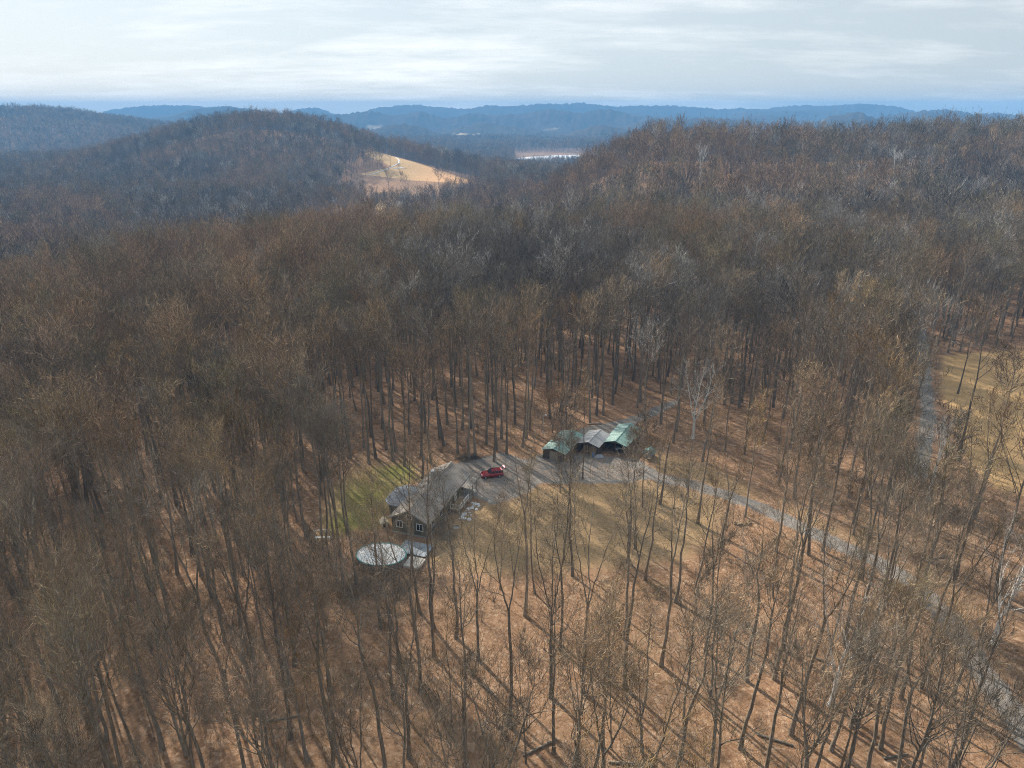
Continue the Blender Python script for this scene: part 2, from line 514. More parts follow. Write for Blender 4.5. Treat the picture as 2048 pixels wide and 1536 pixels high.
class MB:
    """collects simple solids, builds ONE mesh object"""

    def __init__(self):
        self.v = []; self.f = []

    def poly(self, pts):
        b = len(self.v); self.v += [tuple(p) for p in pts]; self.f.append(tuple(range(b, b + len(pts)))); return self

    def box(self, x0, x1, y0, y1, z0, z1):
        b = len(self.v)
        self.v += [(x0, y0, z0), (x1, y0, z0), (x1, y1, z0), (x0, y1, z0), (x0, y0, z1), (x1, y0, z1), (x1, y1, z1), (x0, y1, z1)]
        self.f += [tuple(b + i for i in q) for q in ((0, 3, 2, 1), (4, 5, 6, 7), (0, 1, 5, 4), (1, 2, 6, 5), (2, 3, 7, 6), (3, 0, 4, 7))]
        return self

    def bar(self, a, c, w, h=None, up=(0, 0, 1)):
        a, c = Vector(a), Vector(c); h = h or w
        d = (c - a).normalized(); s = d.cross(Vector(up))
        if s.length < 1e-4: s = d.cross(Vector((1, 0, 0)))
        s.normalize(); u = s.cross(d).normalized()
        b = len(self.v)
        for p in (a, c):
            for i, j in ((-1, -1), (1, -1), (1, 1), (-1, 1)): self.v.append(tuple(p + s * (i * w / 2) + u * (j * h / 2)))
        self.f += [tuple(b + i for i in q) for q in ((0, 3, 2, 1), (4, 5, 6, 7), (0, 1, 5, 4), (1, 2, 6, 5), (2, 3, 7, 6), (3, 0, 4, 7))]
        return self

    def slab(self, pts, t):
        """a flat polygon given thickness t along its normal (downwards)"""
        P = [Vector(p) for p in pts]; nrm = (P[1] - P[0]).cross(P[2] - P[0]).normalized()
        if nrm.z < 0: P = P[::-1]; nrm = -nrm
        n_ = len(P); b = len(self.v)
        self.v += [tuple(p) for p in P] + [tuple(p - nrm * t) for p in P]
        self.f.append(tuple(range(b, b + n_))); self.f.append(tuple(range(b + 2 * n_ - 1, b + n_ - 1, -1)))
        for i in range(n_):
            j = (i + 1) % n_; self.f.append((b + i, b + n_ + i, b + n_ + j, b + j))
        return self

    def prism(self, prof, axis, a, c):
        """a profile (list of 2D points) swept along an axis from a to c"""
        def P(p, t):
            return {'x': (t, p[0], p[1]), 'y': (p[0], t, p[1]), 'z': (p[0], p[1], t)}[axis]
        b = len(self.v); n_ = len(prof)
        self.v += [P(p, a) for p in prof] + [P(p, c) for p in prof]
        self.f.append(tuple(range(b + n_ - 1, b - 1, -1))); self.f.append(tuple(range(b + n_, b + 2 * n_)))
        for i in range(n_):
            j = (i + 1) % n_; self.f.append((b + i, b + j, b + n_ + j, b + n_ + i))
        return self

    def lathe(self, prof, k=20, c=(0, 0, 0), axis='z', sx=1.0, sy=1.0, ph=0.0):
        b = len(self.v); n_ = len(prof)
        for r_, h_ in prof:
            for i in range(k):
                t = 2 * math.pi * i / k + ph; x, y = r_ * math.cos(t) * sx, r_ * math.sin(t) * sy
                p = {'z': (x, y, h_), 'y': (x, h_, y), 'x': (h_, x, y)}[axis]
                self.v.append((c[0] + p[0], c[1] + p[1], c[2] + p[2]))
        for j in range(n_ - 1):
            for i in range(k):
                i2 = (i + 1) % k; self.f.append((b + j * k + i, b + j * k + i2, b + (j + 1) * k + i2, b + (j + 1) * k + i))
        self.f.append(tuple(b + i for i in range(k - 1, -1, -1))); self.f.append(tuple(b + (n_ - 1) * k + i for i in range(k)))
        return self

    def build(self, name, mat, parent=None, bevel=0.0, smooth=False, **kw):
        me = bpy.data.meshes.new(name); me.from_pydata(self.v, [], self.f)
        import bmesh
        bm = bmesh.new(); bm.from_mesh(me)
        bmesh.ops.recalc_face_normals(bm, faces=bm.faces)
        if bevel: bmesh.ops.bevel(bm, geom=list(bm.edges), offset=bevel, segments=2, affect='EDGES', clamp_overlap=True)
        bm.to_mesh(me); bm.free()
        me.materials.append(mat)
        if smooth: me.polygons.foreach_set('use_smooth', np.ones(len(me.polygons), bool))
        return link(name, me, parent, **kw)


# ------------------------------------------------------------------ land use (all in metres)
pxs = lambda L: [un(u, v) for u, v in L]
COURTS = [pxs(((900, 930), (1005, 905), (1062, 922), (1066, 980), (990, 1012), (936, 990))),
          pxs(((1050, 925), (1092, 903), (1275, 918), (1318, 945), (1260, 966), (1050, 968))),
          pxs(((1158, 858), (1250, 838), (1318, 815), (1336, 822), (1262, 852), (1245, 886), (1160, 896)))]
DRIVES = [(pxs(((1180, 940), (1300, 952), (1380, 968), (1440, 987), (1520, 1014), (1600, 1054), (1680, 1092), (1750, 1124),
                (1830, 1170), (1905, 1255), (1965, 1345), (2025, 1425), (2085, 1510))), 1.8),
          (pxs(((1840, 660), (1846, 700), (1850, 760), (1856, 830), (1848, 900), (1838, 955))), 1.6),
          (pxs(((1310, 820), (1350, 806))), 1.3)]
LAWNS = [pxs(((655, 985), (700, 935), (815, 922), (850, 950), (800, 985), (785, 1050), (700, 1066), (636, 1085))),
         pxs(((850, 1080), (900, 1040), (940, 1005), (1000, 1005), (1060, 975), (1300, 955), (1450, 1000), (1440, 1075), (1350, 1125), (1090, 1150), (950, 1150), (850, 1120))),
         pxs(((1290, 900), (1420, 930), (1520, 985), (1500, 1000), (1310, 945))),
         pxs(((1560, 1000), (1640, 1040), (1740, 1090), (1700, 1085), (1590, 1040)))]
GREEN_C = [un(745, 985), un(700, 1050), un(800, 945)]
FIELDS = [(pxs(((1885, 715), (2060, 700), (2330, 690), (2330, 1010), (2000, 985), (1940, 930), (1905, 850), (1880, 780))), 0.0),
          ([(-190, 910), (-45, 900), (-30, 915), (-75, 970), (-170, 1062), (-185, 1068), (-202, 1010), (-155, 960)], 1.0),
          ([(-150, 650), (-70, 660), (-66, 775), (-140, 770)], 0.62),
          ([(-160, 400), (-95, 405), (-92, 590), (-165, 590)], 0.25)]


FAR_BARN = land(65, 226)
VALLEY_HOUSE = (-50.0, 800.0)
SNOW_EDGE = ((738, 352), (756, 346), (772, 340), (786, 333), (797, 327), (799, 321), (791, 315))
SNOW_SPOT = ((786, 338), (796, 337), (804, 336), (812, 338))


def sd_all(x, y):
    g = np.full(np.shape(x), 60.0)
    for p in COURTS: g = np.minimum(g, sd_poly(x, y, p))
    for ln, hw in DRIVES: g = np.minimum(g, sd_line(x, y, ln, hw))
    lw = np.full(np.shape(x), 60.0)
    for p in LAWNS: lw = np.minimum(lw, sd_poly(x, y, p))
    fd = np.full(np.shape(x), 60.0); tn = np.zeros(np.shape(x))
    for p, t in FIELDS:
        d = sd_poly(x, y, p); tn = np.where(d < fd, t, tn); fd = np.minimum(fd, d)
    gr = np.zeros(np.shape(x))
    for cx, cy_ in GREEN_C: gr = np.maximum(gr, np.exp(-((x - cx) ** 2 + (y - cy_) ** 2) / 38.0))
    # the orange field is redder at its right end
    tn = np.where(tn == 1.0, 0.62 + 0.38 * sstep((x + 150) / 70), tn)
    return g, lw, fd, tn, gr


# ------------------------------------------------------------------ ground sheet


def axis(fine0, fine1, lo, hi, step, cap):
    mid = list(np.arange(fine0, fine1 + 1e-6, step))
    up = [mid[-1]]; s = step
    while up[-1] < hi:
        lim = cap(up[-1]); s = min(s * 1.06, lim); up.append(up[-1] + s)
    dn = [mid[0]]; s = step
    while dn[-1] > lo:
        lim = cap(dn[-1]); s = min(s * 1.06, lim); dn.append(dn[-1] - s)
    return np.array(dn[:0:-1] + mid + up[1:])


gx = axis(-45, 125, -2700, 2700, 1.0, lambda c: 9 if abs(c) < 500 else 45)
gy = axis(62, 205, -160, 2900, 1.0, lambda c: 9 if c < 1120 else 40)
GX, GY = np.meshgrid(gx, gy)
GZ = height(GX, GY)
sdg, sdl, sdf, ton, grn = sd_all(GX, GY)
NX, NY = len(gx), len(gy)
idx = np.arange(NX * NY).reshape(NY, NX)
Q = np.stack([idx[:-1, :-1], idx[:-1, 1:], idx[1:, 1:], idx[1:, :-1]], -1).reshape(-1, 4)
mean4 = lambda a: a.ravel()[Q].mean(1)
fg, fl_, ff = mean4(sdg), mean4(sdl), mean4(sdf)
cls = np.zeros(len(Q), int)
cls[fl_ < 0] = 1
cls[ff < 0] = 2
cls[fg < 0] = 3
allV = np.stack([GX.ravel(), GY.ravel(), GZ.ravel()], -1)


def ground_piece(name, sel, label):
    q = Q[sel]; used, inv = np.unique(q, return_inverse=True)
    me = mesh_np(name, allV[used], quads=inv.reshape(-1, 4), mats=(M_GROUND,), smooth=True)
    for nm, a in (('sd_gravel', sdg), ('sd_lawn', sdl), ('sd_field', sdf), ('tone', ton), ('green', grn)):
        at = me.attributes.new(nm, 'FLOAT', 'POINT')
        at.data.foreach_set('value', np.clip(a.ravel()[used], -6, 6).astype(np.float32))
    o = link(name, me); tag(o, label, kind='structure'); return o


ground_piece('ground', cls == 0, 'brown leaf-covered woodland floor')
ground_piece('lawn', cls == 1, 'dormant tan and green lawn round the house')
ground_piece('field', cls == 2, 'open grass fields between the woods')
ground_piece('driveway', cls == 3, 'grey gravel drive and parking court')

# far ranges: a wooded surface whose roughness is that of tree tops


def far_material():
    m, n, l, b = new_mat('distant_woods')
    P = pos(n)
    f1 = noise(n, l, 0.004, 4, 0.6, P); f2 = noise(n, l, 0.05, 4, 0.7, P)
    col = ramp(n, l, f2, ((0.3, (0.045, 0.040, 0.036)), (0.55, (0.085, 0.072, 0.06)), (0.75, (0.13, 0.105, 0.08))))
    fields = ramp(n, l, noise(n, l, 0.0022, 3, 0.5, P), ((0.66, (0, 0, 0)), (0.69, (1, 1, 1))))
    col = mixc(n, l, fields, col, (0.42, 0.34, 0.22))
    col = mixc(n, l, 1.0, col, ramp(n, l, f1, ((0.3, (0.8, 0.8, 0.8)), (0.7, (1.15, 1.12, 1.1)))), 'MULTIPLY')
    l.new(col, b.inputs['Base Color']); b.inputs['Roughness'].default_value = 1.0
    b.inputs['Specular IOR Level'].default_value = 0.0
    return m


ang = np.radians(np.arange(-47, 47.01, 0.11))
rad = [2480.0]
while rad[-1] < 5950: rad.append(rad[-1] + max(16, rad[-1] * 0.0085))
rad = np.array(rad)
A_, R_ = np.meshgrid(ang, rad)
FX, FY = R_ * np.sin(A_), R_ * np.cos(A_)
FZ = height(FX, FY)
canopy = sstep((R_ - 2480) / 160) * 16 - 2
lump = (vnoise(FX / 17, FY / 17, 91) + 0.6 * vnoise(FX / 8, FY / 8, 92) - 0.8) * 13 * sstep((R_ - 2500) / 200)
flat = np.clip(1 - ((FX - 150) / 330) ** 2 - ((FY - 1900) / 400) ** 2, 0, 1)
FZ = FZ + (canopy + lump) * (1 - flat)
fi = np.arange(FX.size).reshape(FX.shape)
FQ = np.stack([fi[:-1, :-1], fi[:-1, 1:], fi[1:, 1:], fi[1:, :-1]], -1).reshape(-1, 4)
far_me = mesh_np('hills', np.stack([FX.ravel(), FY.ravel(), FZ.ravel()], -1), quads=FQ, mats=(far_material(),), smooth=False)
tag(link('hills', far_me), 'far wooded ranges fading to blue', kind='structure')

# ------------------------------------------------------------------ trees: growing one


class Tree:
    def __init__(self, seed):
        self.r = np.random.default_rng(seed)
        self.buf = {}

    def add(self, key, V, q=None, t=None):
        d = self.buf.setdefault(key, [[], [], [], 0])
        if q is not None and len(q): d[1].append(q + d[3])
        if t is not None and len(t): d[2].append(t + d[3])
        d[0].append(V.reshape(-1, 3)); d[3] += V.size // 3

    def tubes(self, key, P, Rd, k):
        N, n, _ = P.shape
        T = np.gradient(P, axis=1); T /= np.linalg.norm(T, axis=2, keepdims=True) + 1e-9
        ref = np.where(np.abs(T[..., 2:3]) > 0.9, np.array([1.0, 0, 0]), np.array([0, 0, 1.0]))
        A = np.cross(T, ref); A /= np.linalg.norm(A, axis=2, keepdims=True) + 1e-9
        B = np.cross(T, A)
        th = 2 * np.pi * np.arange(k) / k
        V = P[:, :, None, :] + Rd[:, :, None, None] * (A[:, :, None, :] * np.cos(th)[:, None] + B[:, :, None, :] * np.sin(th)[:, None])
        i = np.arange(N * n * k).reshape(N, n, k); j = np.roll(i, -1, 2)
        q = np.stack([i[:, :-1], j[:, :-1], j[:, 1:], i[:, 1:]], -1).reshape(-1, 4)
        self.add(key, V, q=q)

    def ribbons(self, key, P, w):
        """three-point tapering ribbons: a quad and a triangle each"""
        N = len(P); T = P[:, 2] - P[:, 0]
        S = np.cross(T, self.r.normal(size=(N, 3))); S /= np.linalg.norm(S, axis=1, keepdims=True) + 1e-9
        S *= w[:, None]
        V = np.stack([P[:, 0] - S, P[:, 0] + S, P[:, 1] + S * 0.7, P[:, 1] - S * 0.7, P[:, 2]], 1)
        b = np.arange(N)[:, None] * 5
        self.add(key, V, q=b + np.array([[0, 1, 2, 3]]), t=b + np.array([[3, 2, 4]]))

    def spawn(self, P, Rd, per, t0, t1, ang, lenf, n, rf, curl, wob, L_parent=None, jit=0.35, minr=0.004):
        """children along parent paths P (N,m,3)"""
        r = self.r; N, m, _ = P.shape
        pi = np.repeat(np.arange(N), per); M = len(pi)
        t = t0 + (t1 - t0) * ((np.tile(np.arange(per), N) + r.random(M)) / per)
        s = t * (m - 1); k = np.minimum(s.astype(int), m - 2); f = (s - k)[:, None]
        p0 = P[pi, k] * (1 - f) + P[pi, k + 1] * f
        rr = Rd[pi, k] * (1 - f[:, 0]) + Rd[pi, k + 1] * f[:, 0]
        T = P[pi, k + 1] - P[pi, k]; T /= np.linalg.norm(T, axis=1, keepdims=True) + 1e-9
        ra = r.normal(size=(M, 3)); S = np.cross(T, ra); S /= np.linalg.norm(S, axis=1, keepdims=True) + 1e-9
        a = ang * (1 + jit * r.uniform(-1, 1, M))
        D = T * np.cos(a)[:, None] + S * np.sin(a)[:, None]
        Lp = np.linalg.norm(np.diff(P, axis=1), axis=2).sum(1)[pi]
        L = Lp * lenf(t) * r.uniform(0.7, 1.25, M)
        u = np.linspace(0, 1, n)
        up = np.array([0, 0, 1.0])
        C = p0[:, None, :] + D[:, None, :] * (u[None, :, None] * L[:, None, None]) + up * (curl * (u ** 2)[None, :, None] * L[:, None, None])
        w = r.normal(size=(M, n, 3)) * (wob * L)[:, None, None]; w[:, 0] = 0
        C = C + np.cumsum(w, 1) * 0.6
        R0 = np.maximum(rr * rf * r.uniform(0.8, 1.15, M), minr)
        Rr = R0[:, None] * (1 - 0.75 * u[None, :] ** 1.2)
        return C, Rr

    def twigs(self, key, P, Rd, per, length, width, side, curl=0.12, droop=0.0):
        r = self.r
        C, _ = self.spawn(P, Rd, per, 0.08, 1.0, 0.7, lambda t: 1.0 + 0 * t, 3, 1, 0, 0.0)
        d = C[:, 2] - C[:, 0]; d /= np.linalg.norm(d, axis=1, keepdims=True) + 1e-9
        N = len(d); L = length * r.uniform(0.45, 1.3, N)
        d = d + np.array([0, 0, curl]); d /= np.linalg.norm(d, axis=1, keepdims=True)
        mid = C[:, 0] + d * (L * 0.5)[:, None] + r.normal(size=(N, 3)) * (0.05 * L)[:, None]
        end = C[:, 0] + d * L[:, None] + np.array([0, 0, 0.10 - droop]) * L[:, None] + r.normal(size=(N, 3)) * (0.10 * L)[:, None]
        P3 = np.stack([C[:, 0], mid, end], 1)
        self.ribbons(key, P3, width * r.uniform(0.7, 1.3, N))
        if side:
            pi = np.repeat(np.arange(N), side); M = len(pi)
            f = r.uniform(0.15, 0.95, M)[:, None]
            p0 = P3[pi, 0] * (1 - f) + P3[pi, 2] * f
            dd = d[pi] + r.normal(size=(M, 3)) * 0.55; dd /= np.linalg.norm(dd, axis=1, keepdims=True)
            l2 = (length * 0.55 * r.uniform(0.4, 1.3, M))[:, None]
            S = np.cross(dd, r.normal(size=(M, 3))); S /= np.linalg.norm(S, axis=1, keepdims=True) + 1e-9
            S *= width * 0.55
            V = np.stack([p0 - S, p0 + S, p0 + dd * l2], 1)
            self.add(key, V, t=np.arange(M * 3).reshape(M, 3))
        return P3

    def leaves(self, key, P3, n, size, spread):
        r = self.r
        pi = r.integers(0, len(P3), n)
        c = P3[pi, 2] + r.normal(size=(n, 3)) * spread
        a = r.normal(size=(n, 3)); a /= np.linalg.norm(a, axis=1, keepdims=True)
        b = np.cross(a, r.normal(size=(n, 3))); b /= np.linalg.norm(b, axis=1, keepdims=True)
        s = (size * r.uniform(0.6, 1.3, n))[:, None]
        V = np.stack([c - a * s, c + b * s * 0.6, c + a * s, c - b * s * 0.6], 1)
        self.add(key, V, q=np.arange(n * 4).reshape(n, 4))

    def mesh(self, name, keys, mats):
        V, q, t, qm, tm, off = [], [], [], [], [], 0
        for mi, k in enumerate(keys):
            if k not in self.buf: continue
            d = self.buf[k]
            V += d[0]
            for a in d[1]: q.append(a + off); qm.append(np.full(len(a), mi))
            for a in d[2]: t.append(a + off); tm.append(np.full(len(a), mi))
            off += d[3]
        cat = lambda L, w: np.concatenate(L) if L else np.zeros((0, w))
        return mesh_np(name, np.concatenate(V), cat(q, 4), cat(t, 3), mats, np.concatenate(qm) if qm else None, np.concatenate(tm) if tm else None)


def grow(seed, H, lod, fork=0.0, crown=0.5, spread=0.30, lean=0.02, limbs=12, r0=None, leaves=0, stems=1, twig_len=1.0, leaf_size=0.12, upright=1.0, sparse=0):
    """a bare hardwood. fork: height share where the bole divides (0: a single leader); crown: share where limbs begin"""
    T = Tree(seed); r = T.r
    r0 = r0 or H * 0.0082
    n = 14 if lod == 0 else (8 if lod == 1 else 4)
    ks = (8, 5, 4, 3) if lod == 0 else ((6, 4, 3, 3) if lod == 1 else (3, 3, 3, 3))
    u = np.linspace(0, 1, n)
    az = r.uniform(0, 6.28)

    def path(p0, d, L, m, wob):
        v = np.linspace(0, 1, m)
        w = np.cumsum(r.normal(size=(m, 3)) * np.array([1, 1, 0.2]) * wob * L / math.sqrt(m), 0); w -= w[0]
        return p0 + d * (v[:, None] * L) + np.array([0, 0, 1]) * 0 + w

    leaders = []
    if fork <= 0:
        P = path(np.zeros(3), np.array([lean * math.cos(az), lean * math.sin(az), 1.0]), H * 0.96, n, 0.018)
        Rr = r0 * ((1 - u) ** 0.85 * 0.93 + 0.07); Rr[0] *= 1.5
        T.tubes('trunk', P[None], Rr[None], ks[0])
        leaders.append((P, Rr, crown))
    else:
        hb = H * fork
        nb = max(4, n // 2)
        P = path(np.zeros(3), np.array([lean * math.cos(az), lean * math.sin(az), 1.0]), hb, nb, 0.02)
        ub = np.linspace(0, 1, nb); Rr = r0 * (1 - 0.35 * ub); Rr[0] *= 1.5
        T.tubes('trunk', P[None], Rr[None], ks[0])
        nl = stems
        for s in range(nl):
            a = az + 2 * math.pi * s / nl + r.uniform(-0.5, 0.5)
            ti = r.uniform(0.14, 0.34) / upright
            d = np.array([math.cos(a) * ti, math.sin(a) * ti, 1.0]); d /= np.linalg.norm(d)
            L = (H - hb) * r.uniform(0.82, 1.0)
            Pl = path(P[-1], d, L, n, 0.022)
            Pl = Pl + np.array([0, 0, 1.0]) * 0.0 - np.array([math.cos(a), math.sin(a), 0]) * (0.10 * L * (np.linspace(0, 1, n) ** 2))[:, None] * (ti > 0.25)
            Rl = Rr[-1] * (0.72 if nl == 2 else 0.6) * ((1 - u) ** 0.85 * 0.92 + 0.08)
            T.tubes('trunk', Pl[None], Rl[None], ks[1] + (1 if lod == 0 else 0))
            leaders.append((Pl, Rl, 0.12))
    nl = max(2, int(round(limbs / len(leaders))))
    for P, Rl, cb in leaders:
        Ltot = np.linalg.norm(np.diff(P, axis=0), axis=1).sum()
        wid = H * spread / Ltot
        prof = lambda t: wid * (0.45 + 1.0 * np.clip((1 - t) / (1 - cb + 1e-6), 0, 1) ** 0.75)
        Pb, Rb = T.spawn(P[None], Rl[None], nl, cb, 0.97, 0.64 / upright, prof, (6 if lod == 0 else 4 if lod == 1 else 3), 0.56, 0.34, 0.045)
        T.tubes('limb', Pb, Rb, ks[1])
        # the leader's own tip carries branches too
        tip = P[-max(3, n // 3):]; tr = Rl[-max(3, n // 3):]
        if lod == 0:
            Pc, Rc = T.spawn(Pb, Rb, 5, 0.22, 1.0, 0.62, lambda t: 0.56 - 0.22 * t, 4, 0.55, 0.24, 0.05)
            Pt, Rt = T.spawn(tip[None], tr[None], 5, 0.1, 1.0, 0.55, lambda t: 0.42 + 0 * t, 4, 0.6, 0.25, 0.05)
            Pc = np.concatenate([Pc, Pt]); Rc = np.concatenate([Rc, Rt])
            T.tubes('branch', Pc, Rc, 4)
            Pd, Rd = T.spawn(Pc, Rc, 4, 0.15, 1.0, 0.62, lambda t: 0.62 - 0.2 * t, 3, 0.6, 0.18, 0.06, minr=0.009)
            T.tubes('branch', Pd, Rd, 3)
            T.p3 = T.twigs('twig', Pd, Rd, 2 if sparse else 4, 0.95 * twig_len, 0.0115 if fork > 0 else 0.012, 0, 0.35)
            T.twigs('twig', Pc, Rc, 3, 1.0 * twig_len, 0.014, 0, 0.35)
        elif lod == 1:
            Pc, Rc = T.spawn(Pb, Rb, 5, 0.2, 1.0, 0.62, lambda t: 0.54 - 0.2 * t, 3, 0.55, 0.24, 0.05, minr=0.016)
            Pt, Rt = T.spawn(tip[None], tr[None], 4, 0.1, 1.0, 0.6, lambda t: 0.42 + 0 * t, 3, 0.6, 0.2, 0.05, minr=0.016)
            Pc = np.concatenate([Pc, Pt]); Rc = np.concatenate([Rc, Rt])
            T.tubes('branch', Pc, Rc, 3)
            Pd, Rd = T.spawn(Pc, Rc, 4, 0.15, 1.0, 0.62, lambda t: 0.62 - 0.2 * t, 3, 0.6, 0.18, 0.06)
            T.ribbons('twig', Pd, np.full(len(Pd), 0.030))
            T.p3 = T.twigs('twig', Pd, Rd, 1 if sparse else 3, 1.1 * twig_len, 0.028, 0, 0.35)
        else:
            Pc, Rc = T.spawn(Pb, Rb, 4, 0.15, 1.0, 0.62, lambda t: 0.55 - 0.2 * t, 3, 0.55, 0.16, 0.06)
            Pt, Rt = T.spawn(tip[None], tr[None], 4, 0.0, 1.0, 0.6, lambda t: 0.42 + 0 * t, 3, 0.6, 0.2, 0.05)
            Pc = np.concatenate([Pc, Pt]); Rc = np.concatenate([Rc, Rt])
            T.ribbons('twig', Pc, np.full(len(Pc), 0.085))
            T.p3 = T.twigs('twig', Pc, Rc, 6, 1.9 * twig_len, 0.075, 0, 0.4)
        if leaves: T.leaves('leaf', T.p3, leaves // len(leaders), leaf_size, 0.25 if lod == 0 else 0.4)
    return T


def shrub(seed, H, lod=0, stems=9):
    T = Tree(seed); r = T.r
    n = 5
    az = r.uniform(0, 6.28, stems); ti = r.uniform(0.1, 0.75, stems)
    D = np.stack([np.cos(az) * ti, np.sin(az) * ti, np.ones(stems)], 1)
    L = H * r.uniform(0.6, 1.0, stems)
    u = np.linspace(0, 1, n)
    P = D[:, None] * (u[None, :, None] * L[:, None, None]) + np.cumsum(r.normal(size=(stems, n, 3)) * 0.05 * H / n, 1)
    P = P - P[:, :1] + r.normal(size=(stems, 1, 3)) * np.array([0.15, 0.15, 0])
    Rr = (H * 0.007) * (1 - 0.7 * u)[None] * np.ones((stems, 1))
    T.tubes('stem', P, Rr, 3)
    Pc, Rc = T.spawn(P, Rr, 6, 0.2, 1, 0.7, lambda t: 0.5 - 0.2 * t, 3, 0.6, 0.1, 0.06)
    T.ribbons('twig', Pc, np.full(len(Pc), 0.012))
    T.p3 = T.twigs('twig', Pc, Rc, 6, 0.5, 0.009, 2)
    return T


# prototypes --------------------------------------------------------
SPEC = [  # seed, H, kwargs, habit words
    (11, 30.0, dict(crown=0.60, spread=0.125, limbs=15), 'tall straight'),
    (12, 31.5, dict(crown=0.66, spread=0.115, limbs=13), 'tall straight'),
    (13, 28.0, dict(crown=0.52, spread=0.15, limbs=16), 'broad-crowned'),
    (14, 28.0, dict(fork=0.50, stems=2, spread=0.12, limbs=15), 'forked'),
    (15, 29.5, dict(fork=0.56, stems=3, spread=0.11, limbs=17), 'many-limbed'),
    (16, 26.0, dict(fork=0.36, stems=3, spread=0.13, limbs=17), 'low-forking'),
    (17, 30.5, dict(crown=0.66, spread=0.11, limbs=12, lean=0.05), 'slim leaning'),
    (18, 24.0, dict(crown=0.48, spread=0.11, limbs=13, r0=0.15), 'slender'),
    (19, 32.0, dict(fork=0.62, stems=2, spread=0.12, limbs=15), 'tall forked'),
    (20, 17.0, dict(crown=0.38, spread=0.13, limbs=12, r0=0.085), 'thin young'),
    (21, 29.0, dict(fork=0.52, stems=2, spread=0.12, limbs=10, sparse=1), 'sparse forked'),
    (22, 30.0, dict(crown=0.55, spread=0.12, limbs=10, sparse=1), 'sparse straight'),
    (23, 27.0, dict(fork=0.40, stems=3, spread=0.11, limbs=12, sparse=1), 'sparse many-limbed'),
]
NEAR, MIDT = [], []
for sd, Hh, kw, hab in SPEC:
    red = sd in (13, 17)
    T = grow(sd, Hh, 0, **kw)
    tm = M_TWIG_RED if red else M_TWIG
    trunk = T.mesh('trunk', ('trunk', 'limb'), (M_BARK, M_BARK))
    trunk.polygons.foreach_set('use_smooth', np.ones(len(trunk.polygons), bool))
    crown = T.mesh('crown', ('branch', 'twig'), (M_BARK, tm))
    NEAR.append((trunk, crown, Hh, hab))
    T = grow(sd + 400, Hh, 1, **dict(kw, limbs=int(kw['limbs'] * 0.9)))
    trunk = T.mesh('trunk', ('trunk', 'limb'), (M_BARK, M_BARK))
    trunk.polygons.foreach_set('use_smooth', np.ones(len(trunk.polygons), bool))
    MIDT.append((trunk, T.mesh('crown', ('branch', 'twig'), (M_BARK, tm)), Hh, hab))

proto_col = bpy.data.collections.new('tree_patterns')
PROTO = []


def proto(me):
    o = bpy.data.objects.new('pattern_%03d' % len(PROTO), me)
    proto_col.objects.link(o); PROTO.append(o); return len(PROTO) - 1


def joined(T, tm, leaf=None):
    return T.mesh('tree', ('trunk', 'limb', 'branch', 'twig', 'leaf', 'stem'), (M_BARK, M_BARK, M_BARK, tm, leaf or M_LEAF, M_BARK))


NEAR_I, MID_I, FAR_I = [], [], []
for i, (sd, Hh, kw, hab) in enumerate(SPEC):
    tm = M_TWIG_RED if sd in (13, 17) else M_TWIG
    NEAR_I.append(proto(joined(grow(sd, Hh, 0, **kw), tm)))
TINTS = (M_TWIG, M_TWIG_GREY, M_TWIG_OLIVE, M_TWIG_ORANGE, M_TWIG_DARK)


def retint(me, tm):
    c = me.copy(); c.materials[3] = tm; return c


for i, (sd, Hh, kw, hab) in enumerate(SPEC[:7] + SPEC[8:9]):
    k2 = dict(kw); k2['spread'] = kw['spread'] * 1.4; k2['limbs'] = int(kw['limbs'] * 0.9)
    me = joined(grow(sd + 100, Hh, 1, **k2), M_TWIG)
    MID_I.append([proto(me if t == 0 else retint(me, tm)) for t, tm in enumerate(TINTS)])
for i, (sd, Hh, kw, hab) in enumerate(SPEC[:7]):
    k2 = dict(kw); k2['spread'] = kw['spread'] * 1.75; k2['limbs'] = int(kw['limbs'] * 0.8)
    if not kw.get('fork'): k2['crown'] = kw['crown'] - 0.12
    me = joined(grow(sd + 200, Hh, 2, **k2), M_TWIG)
    FAR_I.append([proto(me if t == 0 else retint(me, tm)) for t, tm in enumerate(TINTS)])
SHRUB_I = [proto(joined(shrub(300 + i, 3.2 + i, stems=8 + i), M_TWIG_RED if i % 2 else M_TWIG)) for i in range(3)]

# ------------------------------------------------------------------ where trees stand
HOUSE_YAW = math.atan2(5.8, 17.4)
KEEP_OUT = [(-14.6, 111.5, 12.0), (-20.5, 112.5, 7.0), (-20.0, 96.5, 6.5), (-16.3, 98.5, 5.0), (11.0, 135.5, 6.2), (17.5, 136.0, 5.0), (22.5, 138.5, 6.5), (28.5, 133.5, 2.5), (-9.3, 113.5, 4.5)]

